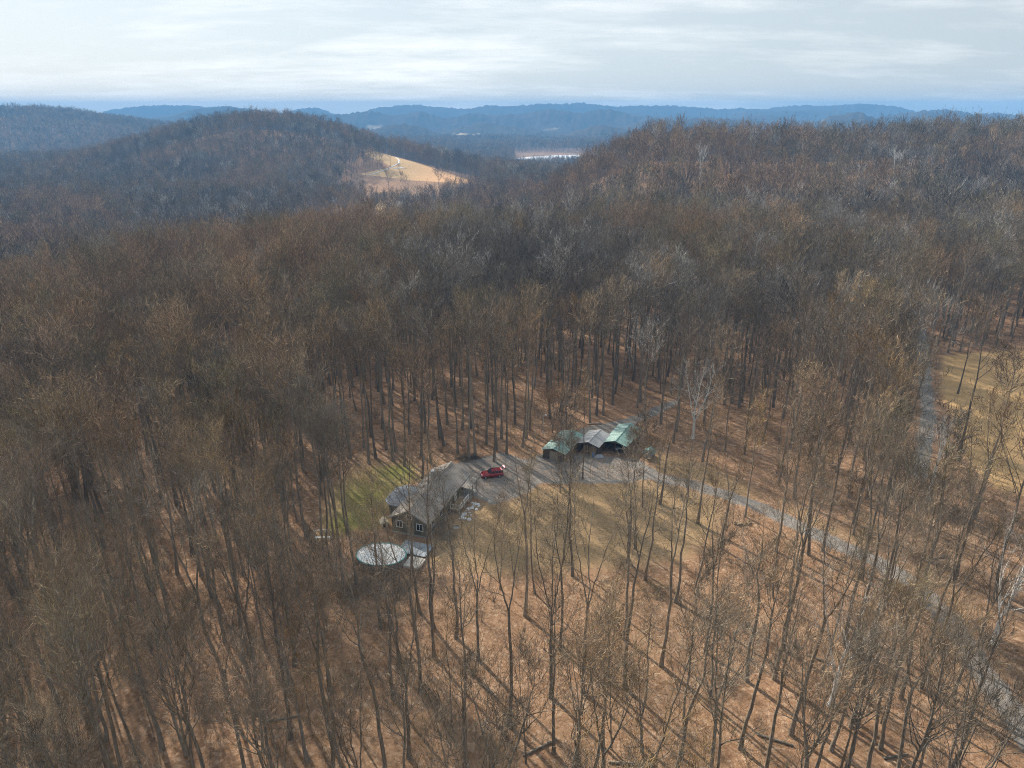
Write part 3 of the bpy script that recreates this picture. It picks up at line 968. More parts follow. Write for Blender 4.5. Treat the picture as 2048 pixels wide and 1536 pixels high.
# trees read one by one from the photograph: foot (u, v), pattern, scale
MARKED = [
    (818, 1518, 5, 1.12), (839, 1226, 0, 0.9), (868, 1262, 1, 0.95), (912, 1281, 0, 0.92), (957, 1325, 4, 0.95), (1018, 1455, 3, 1.0),
    (1070, 1192, 7, 1.0), (1102, 1398, 4, 1.1), (1165, 1392, 5, 1.12), (1145, 1157, 0, 0.85), (1245, 1281, 1, 0.9), (1290, 1160, 6, 0.85),
    (1322, 1335, 3, 1.0), (1350, 1205, 0, 0.9), (1389, 1192, 7, 1.0), (1362, 1525, 7, 1.1), (1222, 1505, 9, 1.2), (787, 1402, 6, 0.9),
    (1052, 1530, 9, 1.1), (905, 1480, 9, 1.1), (1128, 1120, 7, 0.95), (1255, 1130, 3, 0.85), (1000, 1185, 9, 1.0), 
    # grove behind the house
    (738, 929, 1, 0.95), (728, 897, 0, 0.95), (743, 877, 1, 1.0), (752, 918, 6, 0.95), (773, 903, 0, 0.98), (787, 925, 1, 0.95), (809, 934, 6, 0.9),
    (792, 906, 1, 1.0), (842, 916, 0, 0.98), (863, 930, 2, 0.95), (916, 908, 1, 0.95), (938, 921, 0, 1.0), (951, 917, 8, 0.9), (973, 890, 1, 1.0),
    (988, 924, 0, 1.02), (994, 901, 6, 0.95), (1003, 877, 1, 1.0), (1013, 908, 0, 0.95), (1045, 896, 6, 0.9), (925, 861, 0, 1.0), (942, 858, 1, 1.0),
    (880, 880, 8, 0.95), (850, 868, 0, 1.0), (895, 850, 1, 1.0), (820, 872, 0, 1.0), (700, 905, 2, 0.95), (765, 860, 0, 1.0), (975, 848, 1, 1.0),
    (1030, 850, 8, 0.95), (1060, 862, 0, 0.9), (1180, 845, 0, 0.95), (1193, 832, 1, 0.95), (1206, 833, 0, 0.95), (1225, 812, 8, 0.95),
    (1100, 838, 1, 0.95), (1120, 826, 6, 0.95), (1150, 822, 0, 0.95),
    # beside the pool
    (655, 1165, 1, 0.95), (675, 1175, 0, 0.95), (693, 1195, 1, 1.05), (713, 1172, 0, 0.95), (665, 1150, 6, 0.85), (763, 1262, 6, 0.9),
    # right of the sheds and along the drive
    (1524, 883, 2, 1.0), (1580, 899, 0, 1.02), (1566, 837, 1, 1.0), (1605, 864, 0, 1.0), (1529, 830, 7, 1.0), (1409, 832, 1, 1.0), (1557, 893, 9, 1.1),
    (1727, 923, 6, 0.9), (1739, 920, 7, 0.9), (1761, 932, 9, 1.1), (1781, 947, 7, 0.85), (1695, 896, 9, 1.1), (1938, 1069, 3, 0.95), (1949, 1040, 6, 1.0),
    (1490, 1038, 7, 1.0), (1441, 1102, 4, 0.9), (1551, 1103, 3, 0.9), (1590, 1096, 7, 0.95), (1617, 1110, 4, 0.9), (1644, 1109, 8, 0.8),
    (1546, 1198, 7, 0.95), (1770, 1210, 5, 0.95), (1835, 1215, 4, 0.9), (1690, 1130, 9, 1.0), (1700, 1460, 4, 1.0), (1760, 1500, 0, 0.9), (1660, 1510, 5, 1.0),
    (1800, 1400, 3, 0.95), (1905, 1395, 3, 0.9), (1580, 1480, 8, 0.9), (1480, 1500, 0, 0.95), (1420, 1400, 7, 1.0), (1500, 1330, 9, 1.1), (1270, 1100, 7, 0.9),
    (1165, 962, 7, 0.9), (1120, 985, 9, 1.1), (1320, 1010, 3, 0.85), (1285, 1015, 7, 0.9), (1395, 1050, 6, 0.85),
    (1915, 790, 5, 0.95), (1450, 905, 7, 0.95), (1640, 870, 7, 1.0),
]
SYCAMORES = ((1808, 545, 0, 1.0, 'white-barked spreading tree at the foot of the right ridge'), (1498, 478, 0, 0.95, 'white-barked tree with upright limbs midway along the ridge foot'),
                          (1782, 392, 1, 1.0, 'white-barked leaning tree high on the right ridge'), (1712, 400, 1, 0.8, 'thin pale tree just left of the leaning white one on the ridge'),
                          (1400, 370, 1, 0.9, 'pale tree below the ridge crest, left of the tan-leaved tree'), (975, 352, 0, 0.8, 'pale tree in the valley right of the orange field'),
                          (1590, 440, 1, 0.75, 'thin pale tree between the two spreading white-barked ones'), (360, 360, 0, 0.9, 'pale spreading tree at the foot of the round hill'),
                          (1385, 880, 0, 0.62, 'pale-limbed tree behind the drive, right of the tiny hut'), (1855, 1010, 1, 0.6, 'pale-topped tree beside the fork of the road'),
                          (530, 790, 0, 0.8, 'pale-limbed tree in the dense wood left of the grove'), (1985, 1290, 0, 0.62, 'pale-limbed tree leaning over the lowest bend of the drive'),
                          (1660, 1420, 0, 0.66, 'pale-limbed low-forking tree in the lower wood by the drive'))
LEAFY_AT = ((1453, 412, 0, 1.0, 'slim tan-leaved tree glowing on the right ridge'), (1190, 425, 1, 0.95, 'tan-leaved tree at the left foot of the ridge'),
                          (1052, 440, 1, 0.9, 'tan-leaved tree in the valley left of the ridge foot'), (925, 520, 1, 1.1, 'tan-leaved round tree beside the valley road'),
                          (1308, 345, 0, 0.95, 'tan-leaved tree below the left shoulder of the ridge'), (812, 500, 0, 1.0, 'tan-leaved tree before the small tan field'),
                          (1372, 415, 1, 0.8, 'tan-leaved tree left of the slim glowing one'), (1925, 520, 1, 0.9, 'tan-leaved tree at the right edge of the ridge foot'),
                          (1660, 520, 1, 0.85, 'tan-leaved tree left of the white spreading tree'), (870, 470, 0, 0.8, 'tan-leaved tree behind the round valley one'),
                          (790, 430, 1, 0.7, 'small tan-leaved tree at the edge of the tan field'),
                          (1112, 916, 2, 0.6, 'orange-leaved bushy tree before the first green shed'), (1268, 908, 2, 0.8, 'orange-leaved bushy tree before the long green shed'),
                          (1302, 930, 2, 0.75, 'orange-leaved bush in front of the tiny hut'), (1105, 868, 2, 1.3, 'orange-leaved tree behind the first green shed'),
                          (1150, 908, 2, 0.45, 'small orange-leaved bush between the first two sheds'), (655, 1265, 2, 0.8, 'orange-leaved sapling below the brush bank'), (380, 1330, 2, 0.95, 'orange-leaved sapling in the dense lower wood'))
SPECIAL = [land(t[0], t[1]) for t in SYCAMORES + LEAFY_AT]
marked = []
for u, v, k, s in MARKED:
    x, y = land(u, v)
    if 820 < u < 1450 and v > 950: k = {0: 11, 1: 11, 2: 11, 3: 10, 4: 12, 5: 12, 6: 11, 8: 10}.get(k, k)
    marked.append((x, y, k, s))
marked_xy = np.array([(m[0], m[1]) for m in marked])


def jitter_grid(x0, x1, y0, y1, cell, seed):
    r = np.random.default_rng(seed)
    xs = np.arange(x0, x1, cell); ys = np.arange(y0, y1, cell)
    X, Y = np.meshgrid(xs, ys); X = X + r.uniform(-0.46, 0.46, X.shape) * cell; Y = Y + r.uniform(-0.46, 0.46, X.shape) * cell
    X[::2] += cell * 0.5
    return X.ravel(), Y.ravel(), r


def visible_top(X, Y, Z, canopy=9.0):
    """can the top of a tree be seen over the land in front of it"""
    ok = np.ones(len(X), bool)
    for t in np.linspace(0.12, 0.97, 36):
        zl = CAM_Z + (Z - CAM_Z) * t
        d = (1 - t) * np.hypot(X, Y)
        ok &= ~((height(X * t, Y * t) + canopy * (d > 30)) > zl + 4)
    return ok


def open_ground(X, Y):
    g, lw, fd, _, _ = sd_all(X, Y)
    ok = (g > 1.3) & (fd > 1.5)
    lawn = lw < 0
    for cx, cy_ in SPECIAL:
        dd = math.hypot(cx, cy_)
        q = np.clip((X * cx + Y * cy_) / (dd * dd), 1 - (26 if dd > 200 else 8) / dd, 1.0); ok &= np.hypot(X - cx * q, Y - cy_ * q) > (5.0 if dd > 200 else 3.0)
    for cx, cy_, rr in ((FAR_BARN[0], FAR_BARN[1], 20), (VALLEY_HOUSE[0], VALLEY_HOUSE[1], 16)):
        q = np.clip((X * cx + Y * cy_) / (cx * cx + cy_ * cy_), 0.992, 1.0); ok &= np.hypot(X - cx * q, Y - cy_ * q) > rr
    for cx, cy_, rr in KEEP_OUT: ok &= np.hypot(X - cx, Y - cy_) > rr
    return ok, lawn


def see_through(X, Y):
    """stand of few-branched trees round the open ground of the plot"""
    out = np.zeros(len(X), bool)
    for zc in (17.0, 23.0):
        f = CAM_Z / (CAM_Z - zc)
        g, lw, fd, _, _ = sd_all(X * f, Y * f)
        hs = np.hypot(X * f + 15, Y * f - 109) < 13
        out |= (g < 1.5) | (lw < -1) | (fd < -2) | hs
    return out & (Y < 135) & (Y > 40)


pts = []   # x, y, dist
for (y0, y1, cell, seed) in ((18, 330, 4.7, 1), (330, 720, 6.8, 2), (720, 1500, 6.9, 3), (1500, 2650, 8.0, 4)):
    half = y1 * 0.80 + 50
    X, Y, r = jitter_grid(-half, half, y0, y1, cell, seed)
    k = np.abs(X) < (0.80 * Y + 48)
    X, Y = X[k], Y[k]
    ok, lawn = open_ground(X, Y)
    dens = np.ones(len(X))
    if y0 < 300:
        # the plot itself and the slope before it are thinner than the wood round them
        thin = np.exp(-(((X - 14) / 34) ** 2 + ((Y - 92) / 38) ** 2) ** 2)
        thin2 = np.exp(-(((X - 62) / 45) ** 2 + ((Y - 125) / 38) ** 2) ** 2)
        grove = np.exp(-(((X + 8) / 32) ** 2 + ((Y - 148) / 18) ** 2) ** 2)
        right = sstep((X - 5) / 30) * (1 - sstep((Y - 190) / 50))
        left = sstep((-X - 30) / 30)
        dens = dens * (0.84 + 0.16 * left) * (1 - 0.40 * thin) * (1 - 0.45 * thin2) * (1 - 0.6 * grove)
        dens[lawn] = 0.02
        near = np.min(np.hypot(X[:, None] - marked_xy[None, :, 0], Y[:, None] - marked_xy[None, :, 1]), 1)
        ok &= near > 3.3
        dens = np.where(see_through(X, Y), dens * 0.34, dens)
    dens *= np.clip(0.55 + 0.9 * fbm(X / 45, Y / 45, 23, 2), 0, 1)
    ok &= r.random(len(X)) < dens
    # forested valley round the flooded field is open
    ok &= ~((sd_poly(X, Y, [(-185, 735), (-38, 735), (-20, 912), (-198, 912)]) < 0) & (r.random(len(X)) < 0.95))
    ok &= ~((np.abs(X - 130) < 125) & (Y > 1540) & (Y < 2120))
    X, Y = X[ok], Y[ok]
    Z = height(X, Y)
    if y0 > 300:
        vis = visible_top(X, Y, Z + 22); X, Y, Z = X[vis], Y[vis], Z[vis]
    pts.append(np.stack([X, Y, Z], 1))
pts = np.concatenate(pts)
r = np.random.default_rng(99)
scl = r.uniform(0.70, 1.12, len(pts)) * (1 - 0.16 * sstep((pts[:, 1] - 330) / 200))
kind = r.choice(len(SPEC), len(pts), p=[.14, .13, .12, .10, .09, .07, .09, .07, .08, .11, 0, 0, 0])
# most trees of the dense wood are tall ones
gap = see_through(pts[:, 0], pts[:, 1])
kind = np.where(gap, 10 + kind % 3, kind)
rotz = r.uniform(0, 6.283, len(pts))

allx = np.concatenate([pts[:, 0], marked_xy[:, 0]]); ally = np.concatenate([pts[:, 1], marked_xy[:, 1]])
allz = height(allx, ally)
allk = np.concatenate([kind, [m[2] for m in marked]]).astype(int)
alls = np.concatenate([scl, [m[3] for m in marked]])
allr = np.concatenate([rotz, r.uniform(0, 6.283, len(marked))])
is_marked = np.concatenate([np.zeros(len(pts), bool), np.ones(len(marked), bool)])
th_ = np.array([s[1] for s in SPEC])[allk] * alls
mu, mv, md = project(allx, ally, allz + th_ * 0.72)
bu, bv, bd = project(allx, ally, allz)
inview = (md > 10) & (mu > -20) & (mu < 2068) & (mv > 0) & (mv < 1500)
rank = np.where(inview, FOC * th_ / md, 0) + np.where(is_marked & inview, 1e4, 0)
order = np.argsort(-rank)[:300]
single = np.zeros(len(allx), bool); single[order] = True
single &= inview

# ------------------------------------------------------------------ labels of single trees
LANDMARKS = [('oval pool', -20.4, 96.5), ('brown-roofed house', -14.5, 111.5), ('red car', -4.0, 124.6), ('green-roofed shed by the court', 10.5, 135.0),
             ('grey-roofed shed', 17.6, 135.8), ('long green-roofed shed', 22.6, 138.5), ('small green-roofed hut', 28.5, 133.5), ('log pile by the drive', 40.4, 107.4),
             ('twiggy brush heap', 21.5, 88.5), ('brush bank below the pool', -22.5, 88.8), ('light pole behind the court', 6.9, 145.0), ('drive bend before the road fork', 66.0, 97.0),
             ('open yellow field', 112.0, 150.0), ('green lawn behind the house', -27.0, 113.0), ('white-railed deck', -9.0, 113.5),
             ('white garden bench', *un(646, 1079)), ('orange-leaved sapling in the lower wood', *land(380, 1330)), ('pale-limbed tree in the dense wood', *land(530, 790)),
             ('lower left corner of the picture', *land(60, 1480)), ('lower right corner of the picture', *land(1990, 1480)), ('long mossy fallen trunk', *land(1262, 1530)),
             ('left edge of the picture', *land(60, 1000))]
ORD = ['nearest', 'second nearest', 'third nearest', 'fourth nearest', 'fifth nearest', 'sixth nearest', 'seventh nearest', 'eighth nearest', 'ninth nearest', 'tenth nearest', 'eleventh nearest', 'twelfth nearest', 'thirteenth nearest', 'fourteenth nearest', 'fifteenth nearest', 'sixteenth nearest', 'seventeenth nearest', 'eighteenth nearest', 'nineteenth nearest', 'twentieth nearest', 'twenty-first nearest', 'twenty-second nearest']


def side_of(dx_, dy_, x, y):
    ang_ = math.atan2(x, y); c, s = math.cos(ang_), math.sin(ang_)
    fwd = dx_ * s + dy_ * c; rt = dx_ * c - dy_ * s
    if abs(fwd) > abs(rt): return 'beyond' if fwd > 0 else 'this side of'
    return 'right of' if rt > 0 else 'left of'


ids = np.nonzero(single)[0]
cand = {}
for i in ids:
    for li, (nm, lx, ly) in enumerate(LANDMARKS):
        d = math.hypot(allx[i] - lx, ally[i] - ly)
        sd_ = side_of(allx[i] - lx, ally[i] - ly, lx, ly)
        cand.setdefault((li, sd_), []).append((d, i))
best = {}
for (li, sd_), L in cand.items():
    L.sort()
    for q, (d, i) in enumerate(L[:len(ORD)]):
        key = q * 9 + d
        if i not in best or key < best[i][0]: best[i] = (key, q, sd_, li)


def tree_label(i):
    hab = SPEC[allk[i]][3]
    if i in best:
        _, q, sd_, li = best[i]
        return f'{hab} bare tree, {ORD[q]} of its wood {sd_} the {LANDMARKS[li][0]}'.replace(' of its wood', '')
    side = 'dense wood left of the house' if allx[i] < -25 else ('thin wood along the drive' if allx[i] > 30 else 'wooded slope below the lawn')
    if ally[i] > 150: side = 'wood behind the house and sheds'
    return f'{hab} bare grey-brown tree in the {side}'


for i in ids:
    trunk, crown, Hh, hab = (NEAR if math.hypot(allx[i], ally[i]) < 100 else MIDT)[allk[i]]
    lab = tree_label(i)
    o = thing('bare_tree', lab, 'tree', (allx[i], ally[i], allz[i] - 0.12), allr[i], 'bare trees of the near wood')
    s = alls[i]; o.scale = (s, s, s * (1 + 0.06 * math.sin(i * 1.7)))
    o.rotation_euler = (0.032 * math.sin(i * 2.3), 0.032 * math.cos(i * 3.1), allr[i])
    link('trunk', trunk, o); link('crown', crown, o)

# ------------------------------------------------------------------ the rest of the wood: one object
rest = np.nonzero(~single)[0]
dist = np.hypot(allx[rest], ally[rest])
rk = allk[rest]
# species grow in patches
tr_ = np.random.default_rng(77)
pn = fbm(allx[rest] / 70, ally[rest] / 70, 41, 3) + tr_.normal(0, 0.11, len(rest))
tint = np.select([pn < 0.30, pn < 0.40, pn < 0.50, pn < 0.57], [4, 1, 0, 2], 3)
near_map = np.array(NEAR_I); mid_map = np.array(MID_I); far_map = np.array(FAR_I)
pidx = np.where(dist < 100, near_map[rk], np.where(dist < 340, mid_map[rk % len(MID_I), tint], far_map[rk % len(FAR_I), tint]))


def scatter(name, XYZ, pidx_, rot, scale, label, kind_='stuff'):
    me = mesh_np(name, XYZ)
    a = me.attributes.new('pick', 'INT', 'POINT'); a.data.foreach_set('value', pidx_.astype(np.int32))
    a = me.attributes.new('turn', 'FLOAT_VECTOR', 'POINT'); a.data.foreach_set('vector', rot.astype(np.float32).ravel())
    a = me.attributes.new('size', 'FLOAT_VECTOR', 'POINT'); a.data.foreach_set('vector', scale.astype(np.float32).ravel())
    o = link(name, me); tag(o, label, kind=kind_)
    ng = bpy.data.node_groups.new(name + '_spread', 'GeometryNodeTree')
    ng.interface.new_socket('Geometry', in_out='INPUT', socket_type='NodeSocketGeometry')
    ng.interface.new_socket('Geometry', in_out='OUTPUT', socket_type='NodeSocketGeometry')
    n, l = ng.nodes, ng.links
    gi, go = n.new('NodeGroupInput'), n.new('NodeGroupOutput')
    iop = n.new('GeometryNodeInstanceOnPoints')
    ci = n.new('GeometryNodeCollectionInfo'); ci.inputs['Collection'].default_value = proto_col
    ci.inputs['Separate Children'].default_value = True; ci.inputs['Reset Children'].default_value = True

    def named(nm, ty):
        q = n.new('GeometryNodeInputNamedAttribute'); q.data_type = ty; q.inputs['Name'].default_value = nm
        return q.outputs['Attribute']
    l.new(gi.outputs[0], iop.inputs['Points']); l.new(ci.outputs[0], iop.inputs['Instance'])
    iop.inputs['Pick Instance'].default_value = True
    l.new(named('pick', 'INT'), iop.inputs['Instance Index'])
    l.new(named('turn', 'FLOAT_VECTOR'), iop.inputs['Rotation'])
    l.new(named('size', 'FLOAT_VECTOR'), iop.inputs['Scale'])
    l.new(iop.outputs[0], go.inputs[0])
    md_ = o.modifiers.new('spread', 'NODES'); md_.node_group = ng
    return o


n_r = len(rest)
rr = np.random.default_rng(5)
rotv = np.stack([rr.normal(0, 0.025, n_r), rr.normal(0, 0.025, n_r), allr[rest]], 1)
s3 = alls[rest][:, None] * np.stack([np.ones(n_r), np.ones(n_r), rr.uniform(0.9, 1.08, n_r)], 1)
scatter('forest', np.stack([allx[rest], ally[rest], allz[rest] - 0.12], 1), pidx, rotv, s3, 'bare winter forest covering the slopes and hills all round')

# low brush under the trees
X, Y, r = jitter_grid(-130, 190, 40, 230, 4.6, 12)
k = np.abs(X) < 0.8 * Y + 20
X, Y = X[k], Y[k]
ok, lawn = open_ground(X, Y)
keep = ok & ~lawn & (r.random(len(X)) < 0.34 + 0.5 * (fbm(X / 18, Y / 18, 61, 2) > 0.60))
X, Y = X[keep], Y[keep]
nb = len(X)
scatter('undergrowth', np.stack([X, Y, height(X, Y) - 0.05], 1), np.array(SHRUB_I)[r.integers(0, 3, nb)],
        np.stack([np.zeros(nb), np.zeros(nb), r.uniform(0, 6.28, nb)], 1), np.repeat(r.uniform(0.3, 0.95, nb)[:, None], 3, 1), 'thin leafless brush under the trees')
print('trees',  len(allx), 'single', len(ids), 'brush', nb)

# ------------------------------------------------------------------ materials of built things


def banded(name, a, b_, scale, axis_i, rough=0.6, metal=0.0, spec=0.3, dirt=0.35):
    """courses or ribs along one object axis"""
    m, n, l, b = new_mat(name)
    tcx = n.new('ShaderNodeTexCoord').outputs['Object']
    sp = n.new('ShaderNodeSeparateXYZ'); l.new(tcx, sp.inputs[0])
    f = math_n(n, l, 'FRACT', math_n(n, l, 'MULTIPLY', sp.outputs[axis_i], scale))
    big = noise(n, l, 0.7, 4, 0.6, tcx); fine = noise(n, l, 9.0, 3, 0.6, tcx)
    col = mixc(n, l, maprange(n, l, f, 0.0, 0.25), a, b_)
    col = mixc(n, l, 1.0, col, ramp(n, l, big, ((0.3, (1 - dirt,) * 3), (0.7, (1 + dirt * 0.5,) * 3))), 'MULTIPLY')
    col = mixc(n, l, 1.0, col, ramp(n, l, fine, ((0.3, (0.8,) * 3), (0.7, (1.2,) * 3))), 'MULTIPLY')
    l.new(col, b.inputs['Base Color'])
    b.inputs['Roughness'].default_value = rough; b.inputs['Metallic'].default_value = metal; b.inputs['Specular IOR Level'].default_value = spec
    bump(n, l, b, f, 0.25, 0.03)
    return m


M_SHINGLE = banded('weathered_shingles', (0.23, 0.20, 0.172), (0.36, 0.318, 0.275), 5.0, 2, 1.0, 0, 0.0)
M_SHINGLE_GREY = banded('grey_shingles', (0.17, 0.175, 0.185), (0.28, 0.29, 0.305), 5.0, 2, 1.0, 0, 0.0)
M_SIDING = banded('olive_siding', (0.10, 0.095, 0.065), (0.17, 0.16, 0.115), 6.5, 2, 0.75)
M_WOOD_DARK = banded('brown_boards', (0.06, 0.040, 0.026), (0.125, 0.085, 0.055), 4.0, 0, 0.9)
M_GREEN_METAL = simple('green_metal_roof', (0.27, 0.42, 0.37), 0.42, 0.18, 1.2, 0.0, 0.5)
M_GREEN_SUNLIT = simple('sunlit_leafy_green_metal', (0.36, 0.50, 0.45), 0.45, 0.35, 2.5, 0.0, 0.5)  # left slopes: sunlight painted in as a lighter green, mottled for fallen leaves
M_GREY_METAL = simple('grey_metal_roof', (0.44, 0.44, 0.44), 0.4, 0.12, 1.2, 0.0, 0.5)
M_WHITE = simple('white_paint', (0.80, 0.80, 0.78), 0.5, 0.06, 4)
M_CREAM = simple('cream_paint', (0.72, 0.62, 0.46), 0.6, 0.1, 4)
M_TRIM = simple('tan_trim', (0.30, 0.27, 0.22), 0.6, 0.1, 4)
M_GLASS = simple('dark_window_glass', (0.03, 0.035, 0.04), 0.08, 0.1, 1, 0, 0.7)
M_RED = simple('red_car_paint', (0.34, 0.022, 0.03), 0.3, 0.05, 2, 0.2, 0.6)
M_BLACK = simple('black_rubber', (0.02, 0.02, 0.021), 0.8, 0.2, 6)
M_RIM = simple('grey_alloy', (0.45, 0.45, 0.46), 0.35, 0.1, 5, 0.7, 0.5)
M_LAMP_W = simple('clear_lamp', (0.75, 0.75, 0.78), 0.15, 0.05, 3, 0.1, 0.7)
M_LAMP_R = simple('red_lamp', (0.45, 0.02, 0.02), 0.2, 0.05, 3)
M_TEAL = simple('teal_pool_liner', (0.12, 0.38, 0.35), 0.4, 0.25, 2)
M_ICE = simple('pool_ice', (0.88, 0.875, 0.85), 0.65, 0.08, 0.9, 0, 0.5)
M_POOLWALL = banded('grey_pool_wall', (0.16, 0.14, 0.13), (0.26, 0.235, 0.215), 0.9, 0, 0.6)
M_DECK = banded('grey_deck_boards', (0.22, 0.24, 0.26), (0.36, 0.39, 0.42), 6.5, 0, 0.8)
M_SLAB = simple('pale_concrete', (0.66, 0.60, 0.52), 0.85, 0.12, 2)
M_CONC = simple('concrete', (0.36, 0.34, 0.31), 0.9, 0.2, 3)
M_STONE = simple('pale_stone', (0.68, 0.66, 0.64), 0.9, 0.3, 3)
M_BLUE = simple('blue_plastic', (0.07, 0.17, 0.38), 0.45, 0.1, 3)
M_TARP = simple('grey_tarp', (0.34, 0.34, 0.36), 0.6, 0.2, 2, 0, 0.3, 0.6)
M_YELLOW = simple('yellow_machine_paint', (0.62, 0.42, 0.06), 0.5, 0.2, 3)
M_LOG = simple('cut_log', (0.46, 0.33, 0.20), 0.9, 0.3, 5)
M_STEEL = simple('galvanised_steel', (0.42, 0.43, 0.44), 0.4, 0.1, 4, 0.6)
M_SNOW = simple('old_snow', (0.84, 0.87, 0.90), 0.6, 0.05, 0.05)
M_BRICK = simple('red_brown_mulch', (0.20, 0.09, 0.06), 0.95, 0.35, 3)

# ------------------------------------------------------------------ the house
hx, hy = -17.4, 103.9
hz = H1(hx, hy)
house = thing('house', 'long brown-roofed house with olive siding beside the pool', 'house', (hx, hy, hz - 0.05), -HOUSE_YAW)
W2, LN, EV, RG = 3.35, 18.0, 3.15, 4.95
MB().box(-W2 - .08, W2 + .08, -.08, LN + .08, -0.6, 0.35).build('foundation', M_CONC, house)
MB().prism([(-W2, 0.35), (W2, 0.35), (W2, EV), (0, RG - 0.12), (-W2, EV)], 'y', 0.0, LN).build('wall', M_SIDING, house)
OV = 0.42
sl = (RG - EV) / W2
ez = EV - sl * OV
for sgn, nm in ((-1, 'roof'), (1, 'roof')):
    rf = MB().slab([(0, -OV, RG), (sgn * (W2 + OV), -OV, ez), (sgn * (W2 + OV), LN + OV, ez), (0, LN + OV, RG)], -0.14).build(nm, M_SHINGLE, house)
    MB().bar((sgn * (W2 + OV + .03), -OV, ez + .05), (sgn * (W2 + OV + .03), LN + OV, ez + .05), 0.10, 0.14).build('gutter', M_TRIM, rf)
    MB().bar((0, -OV - .03, RG + .03), (sgn * (W2 + OV), -OV - .03, ez + .03), 0.06, 0.24).build('barge_board', M_TRIM, rf)
MB().bar((0, -OV, RG + .17), (0, LN + OV, RG + .17), 0.34, 0.07).build('ridge_cap', M_SHINGLE, house)
ch = MB().box(-1.5, -0.8, 12.2, 13.0, RG - .9, RG + 0.9).build('chimney', M_CONC, house)
MB().box(-1.58, -0.72, 12.12, 13.08, RG + 0.9, RG + 1.0).build('chimney_cap', M_STONE, ch)


def window(par, x, y, z, w, h, face):
    """face: unit step out of the wall, 'x' or 'y' sign"""
    ax, s = face
    f = MB()
    def bx(a0, a1, b0, b1, d0, d1):
        if ax == 'y': f.box(x + a0, x + a1, *(sorted((y + s * d0, y + s * d1))), z + b0, z + b1)
        else: f.box(*(sorted((x + s * d0, x + s * d1))), y + a0, y + a1, z + b0, z + b1)
    bx(-w / 2 - .08, w / 2 + .08, -.09, 0, 0, .07); bx(-w / 2 - .08, w / 2 + .08, h, h + .09, 0, .07)
    bx(-w / 2 - .08, -w / 2, 0, h, 0, .07); bx(w / 2, w / 2 + .08, 0, h, 0, .07); bx(-.025, .025, 0, h, 0, .055)
    fr = f.build('window', M_WHITE, par)
    for q in (-1, 1):
        f = MB(); bx(min(q * .025, q * w / 2), max(q * .025, q * w / 2), 0, h, 0.004, .02); f.build('pane', M_GLASS, fr)


for x in (-1.9, 1.9): window(house, x, 0, 1.35, 1.1, 1.2, ('y', -1))
window(house, 0, 0, 3.2, 0.8, 0.8, ('y', -1))
for y in (2.2, 5.6, 17.0): window(house, W2, y, 1.35, 1.2, 1.2, ('x', 1))
for y in (1.8, 14.0, 16.6): window(house, -W2, y, 1.35, 1.2, 1.2, ('x', -1))
dr = MB().box(W2, W2 + .06, 11.6, 12.6, 0.75, 2.85).build('door', M_WHITE, house)
MB().box(W2 + .06, W2 + .12, 12.4, 12.46, 1.75, 1.88).build('handle', M_STEEL, dr)
gd = MB().box(-1.4, 1.4, LN, LN + .06, 0.05, 2.3).build('garage_door', M_CREAM, house)
for z in (0.55, 1.1, 1.65): MB().box(-1.4, 1.4, LN + .06, LN + .075, z, z + .05).build('panel_rail', M_TRIM, gd)
# hipped wing on the lawn side
wing = [(-3.45, 3.9), (-6.1, 3.9), (-7.5, 5.4), (-7.5, 9.9), (-6.1, 11.4), (-3.45, 11.4)]
MB().prism([(x * .97 - .05, y) for x, y in [(-3.38, 4.3), (-5.9, 4.3), (-7.0, 5.55), (-7.0, 9.75), (-5.9, 11.0), (-3.38, 11.0)]], 'z', -0.5, 2.7).build('wing_wall', M_SIDING, house)
apx = [(-2.2, 7.65, 4.15), (-4.6, 7.65, 3.95)]
wr = MB()
e = [(x, y, 2.68) for x, y in wing]
wr.poly([e[0], e[1], apx[1], apx[0]]).poly([e[1], e[2], apx[1]]).poly([e[2], e[3], apx[1]]).poly([e[3], e[4], apx[1]]).poly([e[4], e[5], apx[0], apx[1]])
wr.poly([(x, y, 2.55) for x, y in wing])
for i in range(5): wr.poly([e[i], e[i + 1], (e[i + 1][0], e[i + 1][1], 2.55), (e[i][0], e[i][1], 2.55)])
wr.build('wing_roof', M_SHINGLE_GREY, house)
window(house, -6.86, 7.65, 0.9, 1.6, 1.3, ('x', -1))
# entrance porch on the drive side
pr = MB().slab([(W2 - .35, 13.6, 3.05), (W2 + 2.1, 13.6, 2.62), (W2 + 2.1, 17.9, 2.62), (W2 - .35, 17.9, 3.05)], 0.12).build('porch_roof', M_SHINGLE, house)
for y in (13.8, 15.7, 17.7): MB().box(W2 + 1.85, W2 + 2.0, y - .07, y + .07, 0, 2.55).build('porch_post', M_TRIM, house)
MB().box(W2 + .02, W2 + 2.1, 13.6, 17.9, -0.3, 0.22).build('porch_floor', M_CONC, house)
MB().box(W2, W2 + .05, 14.4, 16.2, 0.25, 2.3).build('patio_door', M_GLASS, house)


def hloc(x, y, z=0.0):
    c, s = math.cos(-HOUSE_YAW), math.sin(-HOUSE_YAW)
    return (hx + x * c - y * s, hy + x * s + y * c, z)


